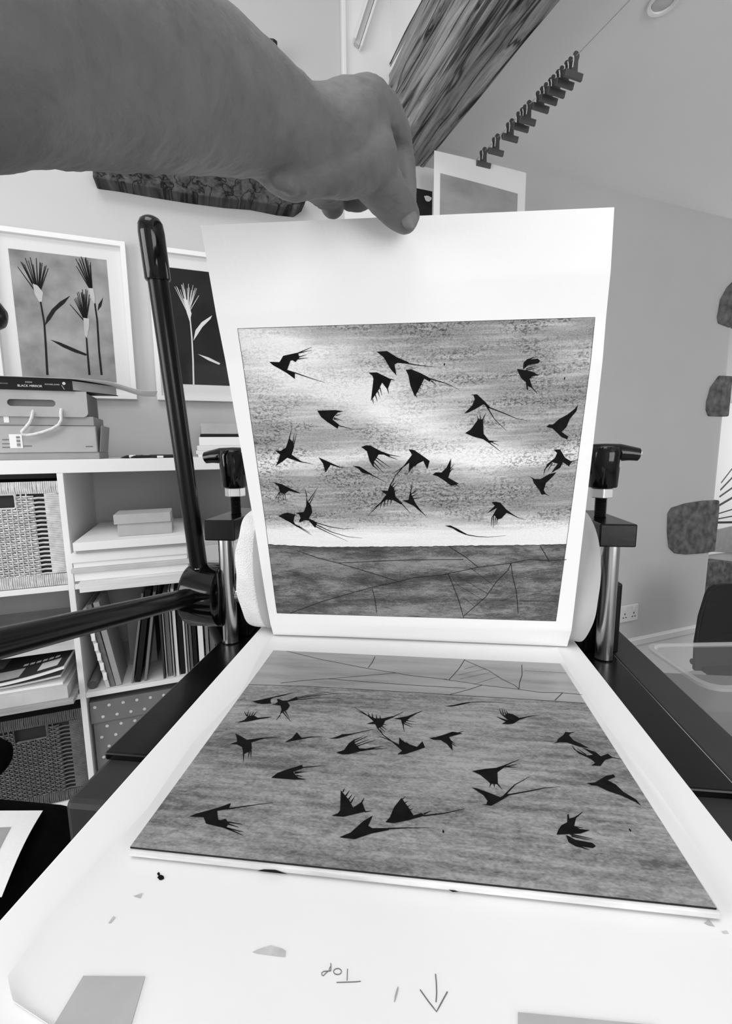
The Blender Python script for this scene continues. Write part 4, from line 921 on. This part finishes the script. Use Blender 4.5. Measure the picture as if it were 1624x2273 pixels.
bd = MB(); bd.box(-0.82, -0.279, 1.562, 1.71, ZTOP+0.0205, ZTOP+0.098).build('body', card_pale, cb, bevel=0.002)
MB().obox((-0.270, 1.64, ZTOP+0.060), (0.0012, 0, 0.0), (0, 0.065, 0), (0.005, 0, 0.039)).build('side_flap', card, cb)
MB().box(-0.83, -0.281, 1.558, 1.71, ZTOP+0.0985, ZTOP+0.124).build('lid_rim', card, cb, bevel=0.001)
MB().box(-0.83, -0.290, 1.562, 1.69, ZTOP+0.1245, ZTOP+0.190).build('upper_body', card_dark, cb, bevel=0.001)  # dark card colour paints the shade seen through the handle slot
c0, c1, z0, z1 = -0.83, -0.2925, ZTOP+0.122, ZTOP+0.195
outer = [(c0, z0)]+[(c1-0.014+0.014*math.sin(k*math.pi/12), z0+0.014-0.014*math.cos(k*math.pi/12)) for k in range(7)]+[(c1, z1), (c0, z1)]
h0, h1, hm = -0.477, -0.381, ZTOP+0.160
hole = [(h1+0.0095*math.sin(k*math.pi/8), hm-0.0095*math.cos(k*math.pi/8)) for k in range(9)]+[(h0-0.0095*math.sin(k*math.pi/8), hm+0.0095*math.cos(k*math.pi/8)) for k in range(9)]
hole_plate(outer, hole[::-1], 1.552, 1.5585).build('handle_flap', card_pale, cb)
rp = [at_wall(x, y, 1.547) for x, y in ((72, 903), (71, 925), (66, 938), (56, 950), (48, 958), (50, 964), (60, 966), (75, 964), (95, 959), (115, 952), (130, 943), (136, 932), (135, 915), (134, 903))]
rp[0].y = rp[-1].y = 1.560
MB().tube([tuple(p) for p in rp], 0.0042, 10).build('rope_handle', rope, cb, smooth=True)
a, b = at_wall(23, 995, 1.561), at_wall(48, 964, 1.561)
st = MB().box(a.x, b.x, 1.5605, 1.5619, a.z, b.z).build('barcode_sticker', paper, cb)
for k in range(9):
    zz = a.z+0.004+0.0037*k*0.95; MB().box(a.x+0.0165, a.x+0.0255, 1.5600, 1.5604, zz, zz+(0.0010, 0.0022, 0.0014)[k % 3]).build('bar', ink_line, st)
a, b = at_wall(9, 938, 1.557), at_wall(19, 924, 1.557)
MB().box(a.x, b.x, 1.5570, 1.5579, a.z, b.z).build('paper_scrap', paper, cb)
for x0, x1, y in ((190, 206, 991), (52, 70, 990), (5, 22, 976), (5, 22, 985), (5, 24, 993)):
    a, b = at_wall(x0, y+1.2, 1.561), at_wall(x1, y-1.2, 1.561)
    MB().box(a.x, b.x, 1.5612, 1.5619, a.z, b.z).build('printed_line', card_dark, cb)
# book with a black spine
zk = ZTOP+0.1955
bk = thing('book', 'thick black-spined paperback lying on the cardboard box', 'book', (-0.45, 1.62, zk), 'W')
uc = at_wall(160, 850, 1.545).x
foot = [(-0.80, 1.545), (uc, 1.545), (uc+0.100, 1.655), (-0.70, 1.735)]
MB().prism(foot, zk, zk+0.0022).build('back_cover', book_black, bk)
MB().prism([(-0.79, 1.552), (uc-0.001, 1.549), (uc+0.096, 1.654), (-0.70, 1.73)], zk+0.0024, zk+0.0285).build('page_block', paper_dim, bk)
MB().prism([(-0.80, 1.5445), (uc, 1.5445), (uc, 1.5475), (-0.80, 1.5475)], zk+0.0001, zk+0.031).build('spine', book_black, bk)
MB().prism(foot, zk+0.0288, zk+0.031).build('front_cover', book_black, bk)
p0 = at_wall(38, 852.5, 1.5438); lettering('spine_title', 'BLACK MIRROR', 0.0083, (p0.x, 1.5438, zk+0.0075), (1, 0, 0), (0, 0, 1), paper, bk)
p0 = at_wall(55, 842, 1.5438); lettering('spine_series', 'INSIDE', 0.0055, (p0.x, 1.5438, zk+0.0185), (1, 0, 0), (0, 0, 1), paper_dim, bk)
p0 = at_wall(98, 845, 1.5438); lettering('spine_author', 'ANNABEL JONES', 0.0048, (p0.x, 1.5438, zk+0.0145), (1, 0, 0), (0, 0, 1), paper_dim, bk)
p0 = at_wall(2, 845, 1.5438); lettering('spine_author', 'CHARLIE BROOKER', 0.0040, (p0.x-0.02, 1.5438, zk+0.0135), (1, 0, 0), (0, 0, 1), pencil_soft, bk)
p0 = at_wall(141, 845, 1.5438)
MB().lathe([(0.0042, 0.0002), (0.0042, -0.0001), (0.003, -0.0001)], (p0.x, 1.5442, zk+0.020), 'y', 12).build('spine_mark', paper_dim, bk)
MB().obox((p0.x-0.003, 1.5440, zk+0.009), (0.0006, 0, 0), (0, 0.0002, 0), (0.003, 0, -0.006)).build('spine_mark', paper_dim, bk)
# sheet of paper draped over the book
DR = smooth_path([(-0.80, zk+0.0322), (-0.60, zk+0.0335), (-0.42, zk+0.0335), (uc, zk+0.0332), (-0.27, zk+0.0325), (-0.215, zk+0.0270), (-0.17, zk+0.012), (-0.135, zk+0.004), (-0.10, zk+0.006)], 2)
def drape(a, b):
    u, z = interp(DR, a); return (u-0.05*b*max(0, a-0.6), 1.535+0.17*b, z+0.0015*math.sin(a*9)*b)
one('loose_sheet', MB().slab(drape, 50, 6, (0, 0, 0.0004)), paper, 'loose white sheet draped over the black-spined book', 'paper', (-0.45, 1.6, zk), 'W', smooth=True)
# pencils and brushes
for lab, x0, x1, dd, r in (('dark pencil with a metal ferrule lying on the bookcase top', 268, 408, 1.60, 0.0048), ('dark brush lying behind the ferruled pencil', 300, 400, 1.63, 0.0050), ('thin dark stick lying at the front beside the pencil', 330, 405, 1.575, 0.0034)):
    a, b = at_wall(x0, 1015, dd), at_wall(x1, 1015, dd)
    t = thing('pencil', lab, 'pencil', (a.x, dd, ZTOP), 'W', 'pencils and brushes on the bookcase')
    MB().tube([(a.x, dd-0.006, ZTOP+r*0.35), (a.x+0.018, dd-0.003, ZTOP+r), (b.x, dd+0.004, ZTOP+r)], [r*0.15, r, r], 8).build('shaft', book_black, t)
    MB().tube([(a.x+0.024, dd-0.0025, ZTOP+r*1.08), (a.x+0.042, dd-0.001, ZTOP+r*1.08)], r*1.08, 10).build('ferrule', ferrule_and_glint, t)
z = ZTOP
for k, (u0, u1, h, m_, lab) in enumerate([(0.004, 0.22, 0.010, paper, 'lowest paper pad of the pile on the bookcase right of the tall spoke'), (-0.002, 0.22, 0.012, paper_edge, 'striped paper pad above the lowest one right of the tall spoke'), (0.002, 0.22, 0.016, paper_edge, 'third paper pad of the pile right of the tall spoke'), (0.010, 0.21, 0.028, board_white, 'lower white box on the pile right of the tall spoke'), (0.014, 0.20, 0.010, book_black, 'thin dark book between the two white boxes right of the tall spoke'), (0.018, 0.21, 0.034, card_pale, 'top pale box of the pile right of the tall spoke')]):
    slab_w('paper_stack', lab, 'paper', u0, u1, 1.60, 1.86, z, z+h-0.0003, m_, 'pile on the bookcase right of the tall spoke'); z += h

# ------------------------------------------------------------------ framed pictures on the wall
def framed(label, u0, u1, z0, z1, pu0, pu1, pz0, pz1, pm, draw):
    t = thing('picture_frame', label, 'picture', ((u0+u1)/2, 1.92, z0), 'W', 'framed grass prints on the wall')
    w = 0.016; fr = MB()
    fr.box(u0, u0+w, 1.900, 1.930, z0, z1).box(u1-w, u1, 1.900, 1.930, z0, z1).box(u0+w, u1-w, 1.900, 1.930, z0, z0+w).box(u0+w, u1-w, 1.900, 1.930, z1-w, z1)
    fr.build('frame', gloss_white, t)
    MB().box(u0+w, u1-w, 1.918, 1.929, z0+w, z1-w).build('mount', board_white, t)
    im = MB(); im.grid(lambda a, b: (pu0+(pu1-pu0)*a, 1.9174, pz0+(pz1-pz0)*b), 2, 2).build('image', pm, t, fix=False)
    draw(t)
    MB().box(u0+w, u1-w, 1.9095, 1.9115, z0+w, z1-w).build('glazing', glass, t)
ZF = 3.0074
def q1(x, y): p = at_wall(x/ZF, 450+y/ZF, 1.9168); return (p.x, p.y, p.z)
def wstroke(mb, pts, w0, w1):
    P = [Vector(q1(*p)) for p in fine(pts, 3)]; b = len(mb.v); n = len(P)
    for i, p in enumerate(P):
        t = (P[min(i+1, n-1)]-P[max(i-1, 0)]).normalized(); s = Vector((t.z, 0, -t.x)); w = w0+(w1-w0)*i/(n-1)
        mb.v += [tuple(p+s*w), tuple(p-s*w)]
    for i in range(n-1): mb.f.append((b+2*i, b+2*i+1, b+2*i+3, b+2*i+2))
def stem(t, st, ear, fan_c, fan, leaves, m_, ear_m, wd=0.0035, fw=0.0022):
    mb = MB(); wstroke(mb, st, wd*0.7, wd); s = mb.build('stem', m_, t, fix=False)
    for lf in leaves: MB().flat_poly([q1(*p) for p in lf]).build('leaf', m_, s, fix=False)
    mb = MB()
    for f in fan: wstroke(mb, [fan_c, f], fw, fw*0.45)
    tag(mb.build('awns', m_, s, fix=False), kind='stuff')
    MB().flat_poly([(lambda c: (c[0], c[1]-0.0004, c[2]))(q1(*p)) for p in ear]).build('seed_head', ear_m, s, fix=False)
def fan(c, x0, x1, y0, y1, n, seed):
    r = random.Random(seed); return [(x0+(x1-x0)*k/(n-1)+r.uniform(-6, 6), y0+(y1-y0)*k/(n-1)-35*math.sin(math.pi*k/(n-1))+r.uniform(-25, 25)) for k in range(n)]
def draw1(t):
    stem(t, [(270, 660), (295, 800), (305, 950), (316, 1150)], [(218, 540), (250, 552), (288, 600), (280, 660), (262, 662), (232, 610)], (256, 620), fan(0, 122, 325, 410, 440, 17, 1), [[(298, 822), (312, 765), (345, 712), (400, 660), (468, 620), (430, 672), (372, 722), (335, 780)]], ink_line, paper_dim)
    stem(t, [(632, 670), (648, 780), (662, 1000), (678, 1150)], [(588, 570), (622, 572), (634, 640), (630, 676), (605, 630)], (615, 600), fan(0, 503, 606, 400, 420, 15, 2), [[(652, 722), (656, 680), (688, 632), (676, 690)]], ink_line, paper_dim)
    stem(t, [(576, 890), (584, 1000), (597, 1150)], [(556, 768), (596, 775), (594, 830), (580, 905), (564, 880)], (572, 800), fan(0, 498, 598, 640, 620, 15, 3)+[(466, 678), (490, 705)], [[(334, 914), (400, 932), (500, 975), (580, 1010), (575, 1022), (500, 1000), (420, 965)]], ink_line, paper_dim)
framed('white-framed print of three dark grass heads on the wall', -0.612, -0.196, H+0.187, H+0.729, -0.548, -0.2605, H+0.246, H+0.667, wash_print, draw1)
def draw2(t):
    stem(t, [(1268, 770), (1280, 900), (1288, 1050), (1292, 1215)], [(1225, 640), (1250, 650), (1278, 740), (1266, 795), (1245, 730)], (1255, 740), fan(0, 1168, 1322, 580, 600, 17, 4), [[(1290, 922), (1305, 850), (1345, 798), (1415, 752), (1405, 775), (1350, 830), (1315, 885)], [(1320, 1010), (1390, 1032), (1470, 1072), (1462, 1082), (1390, 1052)]], paper, paper, 0.0030, 0.0013)
framed('white-framed print of a pale grass head on black, beside the spoke', -0.127, 0.289, H+0.187, H+0.729, -0.060, 0.228, H+0.249, H+0.667, dark_print, draw2)

# lamp at the left edge
lp = thing('desk_lamp', 'black lamp head poking in at the left edge of the picture', 'lamp', (-0.70, 1.40, ZTOP), 'W')
hd = MB(); c = at_wall(-62, 684, 1.42)
hd.lathe([(0.002, 0.075), (0.022, 0.070), (0.036, 0.055), (0.043, 0.03), (0.045, 0.0), (0.060, -0.06), (0.058, -0.06), (0.03, -0.02)], (0, 0, 0), 'x', 24)
hd.v = [(c.x+x*0.95+z*0.25-0.003, c.y+y, c.z+z*0.95-x*0.30) for x, y, z in hd.v]
hd.build('lamp_head', black_paint, lp, smooth=True)
MB().tube([(c.x-0.03, c.y, c.z), (-0.66, 1.46, c.z-0.02), (-0.86, 1.58, ZTOP+0.30), (-0.90, 1.66, ZTOP+0.02)], 0.006, 8).build('lamp_arm', black_paint, lp, smooth=True)
MB().lathe([(0.06, 0.0005), (0.06, 0.015), (0.02, 0.02)], (-0.90, 1.66, ZTOP), 'z', 24).build('lamp_base', black_paint, lp, smooth=True)

# ------------------------------------------------------------------ string of clips under the low ceiling
US, ZSTR = 1.1736, H+1.20
one('string_line', MB().tube([(US, 1.928, ZSTR-0.004), (US, 0.4, ZSTR), (US, -2.698, ZSTR+0.01)], 0.0013, 6), string_mat, 'thin string stretched under the ceiling with clips on it', 'string', (US, 1.93, ZSTR), 'W')
def make_clip(dd, label):
    t = thing('bulldog_clip', label, 'clip', (US, dd, ZSTR), 'W', 'bulldog clips along the string')
    j = MB(); z0, z1 = ZSTR-0.060, ZSTR-0.043
    b = len(j.v)
    for u in (US-0.034, US+0.034):
        j.v += [(u, dd-0.0035, z0), (u, dd+0.0035, z0), (u, dd+0.009, z1), (u, dd, z1+0.004), (u, dd-0.009, z1)]
    j.f += [(0, 1, 2, 3, 4), (9, 8, 7, 6, 5)]+[(i, i+5, (i+1) % 5+5, (i+1) % 5) for i in range(5)]
    j.build('jaw', clip_metal, t, bevel=0.001)
    for s in (-1, 1):
        pl = [(US-0.012, ZSTR-0.044), (US+0.012, ZSTR-0.044), (US+0.0095, ZSTR-0.014)]+[(US+0.0125*math.cos(a*math.pi/8-0.5), ZSTR-0.002+0.0125*math.sin(a*math.pi/8-0.5)) for a in range(0, 11)]+[(US-0.0095, ZSTR-0.014)]
        h = MB().prism_uz(pl, dd+s*0.010-0.0006, dd+s*0.010+0.0006)
        h.v = [(x, y+s*(z-ZSTR)*0.10, z) for x, y, z in h.v]
        h.build('handle', clip_metal, t)
        MB().tube([(US-0.0125, dd+s*0.0115, ZSTR-0.006), (US-0.0100, dd+s*0.0105, ZSTR-0.016), (US-0.0115, dd+s*0.009, ZSTR-0.036)], 0.0016, 6).build('painted_glint', ferrule_and_glint, t)  # pale tube painted as a highlight down the handle's left side
    return t
DC = [1.266, 1.302, 1.339, 1.373, 1.412, 1.478, 1.514, 1.573, 1.66, 1.744]
ORD = ('nearest', 'second', 'third', 'fourth', 'fifth', 'sixth', 'seventh', 'eighth', 'ninth')
c0_ = make_clip(DC[0], 'bulldog clip on the string, nearest the lens')
for k, dd in enumerate(DC[1:], 1):
    c = copy_tree(c0_, wl(US, dd, ZSTR))
    c['label'] = 'bulldog clip on the string, %s along from the nearest end' % ORD[k] if k < 9 else 'bulldog clip holding the hanging sheet of paper'
a, b = at_wall(964, 333, 1.745), at_wall(1168, 385, 1.745)
hs = thing('hanging_sheet', 'white sheet with a grey print hanging from a clip', 'print', ((a.x+b.x)/2, 1.745, a.z-0.5), 'W')
MB().slab(lambda p, q: (a.x+(b.x-a.x)*p, 1.7445+0.010*(p-0.5)**2, a.z-0.42*(1-q)), 10, 6, (0, 0.0006, 0)).build('sheet', paper, hs, smooth=True)
i0, i1 = at_wall(977, 384, 1.745), at_wall(1149, 426, 1.745)
MB().grid(lambda p, q: (i0.x+(i1.x-i0.x)*p, 1.7438+0.010*((i0.x+(i1.x-i0.x)*p-a.x)/(b.x-a.x)-0.5)**2, i0.z-0.012*p-0.30*(1-q)), 10, 6).build('print_image', pale_print, hs, fix=False)
a, b = at_wall(764, 345, 1.92), at_wall(966, 374, 1.92)
ps = thing('pinned_print', 'white sheet with a dark picture pinned to the wall behind the hand', 'print', ((a.x+b.x)/2, 1.925, b.z-0.4), 'W')
MB().box(a.x, b.x, 1.924, 1.9295, b.z-0.42, b.z).build('sheet', paper, ps)
i0, i1 = at_wall(836, 428, 1.92), at_wall(960, 424, 1.92)
di = MB(); di.grid(lambda p, q: (i0.x+(i1.x-i0.x)*p, 1.9236, i1.z-0.20*(1-q)), 2, 2).build('picture', dark_print, ps, fix=False)
w0 = at_wall(950, 440, 1.92)
MB().flat_poly([(w0.x+0.018*math.cos(k*0.63)*(1+0.3*math.sin(k*2)), 1.9233, w0.z+0.012*math.sin(k*0.63)) for k in range(10)]).build('white_shape', paper, ps, fix=False)

# recessed ceiling light
dl = thing('downlight', 'round recessed downlight in the low ceiling', 'light', (1.375, 1.135, H+1.305), 'W')
MB().lathe([(0.034, 0.0), (0.040, -0.002), (0.042, -0.006), (0.039, -0.009), (0.031, -0.007), (0.028, 0.0)], (1.375, 1.135, H+1.305), 'z', 32).build('trim_ring', gloss_white, dl, smooth=True)
MB().lathe([(0.028, -0.0005), (0.028, -0.003), (0.014, -0.005)], (1.375, 1.135, H+1.305), 'z', 32).build('lens', paper_dim, dl, smooth=True)

# ------------------------------------------------------------------ right-hand side of the room
so = thing('wall_socket', 'white double power socket on the wall behind the press post', 'socket', (2.408, 1.92, H-1.066), 'W')
MB().box(2.334, 2.482, 1.916, 1.930, H-1.064, H-0.960).build('faceplate', plastic_white, so, bevel=0.004)
for u in (2.371, 2.445):
    MB().box(u-0.008, u+0.008, 1.9115, 1.9165, H-0.992, H-0.970).build('switch', plastic_white, so, bevel=0.001)
    for x, z, w, h in ((0, -1.012, 0.003, 0.006), (-0.011, -1.034, 0.0045, 0.003), (0.011, -1.034, 0.0045, 0.003)):
        MB().box(u+x-w, u+x+w, 1.9150, 1.9165, H+z-h, H+z+h).build('pin_hole', hollow_shade, so)
pz = MB()
a, b = at_wall(1570, 1232, 2.40), at_wall(1760, 900, 2.40)
po = thing('wall_poster', 'white poster with dark radiating lines in the alcove at the right edge', 'poster', ((a.x+b.x)/2, 2.41, a.z), 'W')
MB().box(a.x, b.x, 2.402, 2.4195, a.z, b.z).build('sheet', paper, po)
for (x0, y0), (x1, y1), w in (((1600, 1072), (1640, 1020), 0.006), ((1598, 1088), (1640, 1044), 0.008), ((1596, 1103), (1640, 1072), 0.008), ((1590, 1125), (1640, 1096), 0.010), ((1588, 1142), (1640, 1126), 0.005), ((1586, 1153), (1640, 1143), 0.005), ((1584, 1160), (1640, 1159), 0.009)):
    p, q = at_wall(x0, y0, 2.4015), at_wall(x1, y1, 2.4015); t = (q-p).normalized(); s = Vector((t.z, 0, -t.x))*w
    MB().flat_poly([p+s, q+s, q-s, p-s]).build('ray', grey_paint, po, fix=False)
MB().flat_poly([at_wall(x, y, 2.4012) for x, y in ((1570, 1180), (1640, 1164), (1640, 1228), (1570, 1224))]).build('ground_shape', card, po, fix=False)
pts = [at_wall(x, y, 2.36) for x, y in ((1560, 1250), (1590, 1243), (1660, 1252), (1680, 1330), (1560, 1330))]
one('alcove_stone', MB().prism_uz([(p.x, p.z) for p in pts], 2.36, 2.4185), stone, 'rough dark stone under the poster in the alcove', 'stone', (pts[0].x, 2.4, pts[-1].z), 'W', bevel=0.01)

ch = thing('plastic_chair', 'dark grey moulded plastic chair behind the clear tub', 'chair', (1.35, 2.05, 0))
FWh = Vector((FW[0], FW[1], 0)).normalized()
out = [(1512, 1470), (1528, 1418), (1545, 1365), (1562, 1316), (1570, 1304), (1583, 1297), (1610, 1294), (1650, 1294), (1690, 1297), (1703, 1304), (1712, 1316), (1728, 1365), (1744, 1418), (1760, 1470)]
P = [at_dist(x, y, 2.25) for x, y in out]
mb = MB(); n = len(P); cc = sum((p for p in P), Vector())/n
for k in (0.0, 0.022):
    mb.v += [tuple(p+FWh*(k+0.05*((p-cc).length/0.2)**2*-0.5)) for p in P]
mb.f += [tuple(range(n)), tuple(range(2*n-1, n-1, -1))]+[((i+1) % n, i, i+n, (i+1) % n+n) for i in range(n)]
mb.build('backrest', plastic_grey, ch, bevel=0.006)
sc = at_dist(1636, 1480, 2.25); right = Vector((FWh.y, -FWh.x, 0))
MB().obox((sc.x+FWh.x*-0.20, sc.y+FWh.y*-0.20, 0.43), right*0.24, FWh*0.21, (0, 0, 0.015)).build('seat', plastic_grey, ch, bevel=0.012)
for i in (-1, 1):
    for j in (-1, 1):
        q = Vector((sc.x, sc.y, 0))+right*(0.19*i)+FWh*(-0.20+0.17*j)
        MB().tube([(q.x, q.y, 0.0), (q.x-right.x*0.02*i, q.y-right.y*0.02*i, 0.416)], 0.011, 10).build('leg', steel, ch, smooth=True)

ZTB = H-0.61
tb = thing('side_table', 'grey side table beside the press carrying the clear tub', 'table', (0.80, 1.0, 0))
MB().box(0.40, 1.25, 0.72, 1.24, ZTB-0.025, ZTB).build('table_top', table_grey, tb, bevel=0.003)
for x in (0.43, 1.18):
    for y in (0.75, 1.17): MB().box(x, x+0.04, y, y+0.04, 0, ZTB-0.025).build('leg', table_grey, tb)
tub = thing('plastic_tub', 'clear plastic storage tub on the side table', 'tub', (0.72, 0.99, ZTB))
ex, ey = Vector((0.99, 0.141, 0)), Vector((-0.141, 0.99, 0))
o0 = Vector((0.543, 0.874, 0))
def rr_(inset, z, n=8):
    r = max(0.035-inset*0.3, 0.01); w, h = 0.36-2*inset, 0.20-2*inset; pts = []
    for cx_, cy_, a0 in ((inset+w-r, inset+r, -90), (inset+w-r, inset+h-r, 0), (inset+r, inset+h-r, 90), (inset+r, inset+r, 180)):
        for k in range(n+1):
            a = math.radians(a0+90*k/n); pts.append(o0+ex*(cx_+r*math.cos(a))+ey*(cy_+r*math.sin(a))+Vector((0, 0, z)))
    return pts
def loft(rings, closed=True, cap=True):
    mb = MB(); n = len(rings[0])
    for r in rings: mb.v += [tuple(p) for p in r]
    for i in range(len(rings)-1):
        for k in range(n): mb.f.append((i*n+k, i*n+(k+1) % n, (i+1)*n+(k+1) % n, (i+1)*n+k))
    if cap: mb.f.append(tuple((len(rings)-1)*n+k for k in range(n)))
    return mb
loft([rr_(0.010, H-0.462), rr_(0.020, H-0.53), rr_(0.028, H-0.590), rr_(0.040, ZTB+0.002)]).build('tub_body', tub_mat, tub, smooth=True)
loft([rr_(0.010, H-0.466), rr_(0.0, H-0.466), rr_(-0.001, H-0.459), rr_(0.008, H-0.457), rr_(0.012, H-0.462)], cap=False).build('rim', tub_rim_mat, tub, smooth=True)

# ------------------------------------------------------------------ black padded stool, lower left
sl = thing('padded_stool', 'black padded stool beside the press in the lower corner', 'stool', (-0.62, 0.30, 0))
def cushion(cx_, cy_, hx, hy, zt, th, bulge=0.012, r=0.06):
    mb = MB(); rings = []
    for k, (ins, z) in enumerate(((0.05, -th), (0.012, -th+0.012), (0.0, -th*0.5), (0.008, -0.022), (0.03, -0.006), (0.07, 0.0), (0.14, 0.003))):
        pts = []
        for sx, sy, a0 in ((1, -1, -90), (1, 1, 0), (-1, 1, 90), (-1, -1, 180)):
            rr = r
            for j in range(7):
                a = math.radians(a0+15*j); pts.append(Vector((cx_+sx*(hx-ins-rr)+rr*math.cos(a), cy_+sy*(hy-ins-rr)+rr*math.sin(a), zt+z)))
        rings.append(pts)
    n = len(rings[0]); mb.v = [tuple(p) for r_ in rings for p in r_]
    for i in range(len(rings)-1):
        for k in range(n): mb.f.append((i*n+k, i*n+(k+1) % n, (i+1)*n+(k+1) % n, (i+1)*n+k))
    mb.f += [tuple(range(n))[::-1], tuple((len(rings)-1)*n+k for k in range(n))]
    return mb
ZC = H-0.425
cushion(-0.625, 0.26, 0.24, 0.215, ZC, 0.12).build('seat_cushion', fabric_black, sl, smooth=True)
RC = at_y(-50, 1682, 0.46)
MB().lathe([(0.002, 0.040), (0.012, 0.038), (0.021, 0.030), (0.025, 0.015), (0.025, -0.05), (0.02, -0.06), (0.008, -0.063)], tuple(RC), 'x', 24).build('back_roll', fabric_black, sl, smooth=True)
MB().tube([tuple(RC), (RC.x-0.03, 0.45, H-0.44), (RC.x-0.03, 0.40, H-0.48)], 0.014, 10).build('back_bracket', fabric_black, sl, smooth=True)
for sx in (-1, 1):
    for sy in (-1, 1): MB().tube([(-0.625+sx*0.20, 0.26+sy*0.17, 0), (-0.625+sx*0.15, 0.26+sy*0.13, ZC-0.115)], 0.016, 10).build('leg', black_paint, sl, smooth=True)
corner = [at_z(x, y, ZC-H+0.006) for x, y in ((95, 1799), (40, 1791), (-60, 1792), (-60, 2060), (-10, 2010), (18, 1960), (58, 1860))]
ls = thing('proof_sheet', 'white proof sheet with a grey image lying on the black stool', 'print', (corner[2].x, corner[2].y, ZC))
c_a, c_b, c_c, c_d = at_z(-150, 1800, ZC-H+0.005), at_z(95, 1799, ZC-H+0.005), at_z(4, 1992, ZC-H+0.005), at_z(-260, 2010, ZC-H+0.005)
def pf(a, b, l=0.0):
    p = (c_a*(1-a)+c_b*a)*(1-b)+(c_d*(1-a)+c_c*a)*b
    return (p.x, p.y, p.z+l+0.006*math.sin(b*3)*a)
MB().slab(pf, 12, 12, (0, 0, -0.0005)).build('sheet', paper, ls, smooth=True)
MB().grid(lambda a, b: pf(a*0.80, 0.26+0.70*b, 0.0005), 12, 12).build('image', pale_print, ls, fix=False)
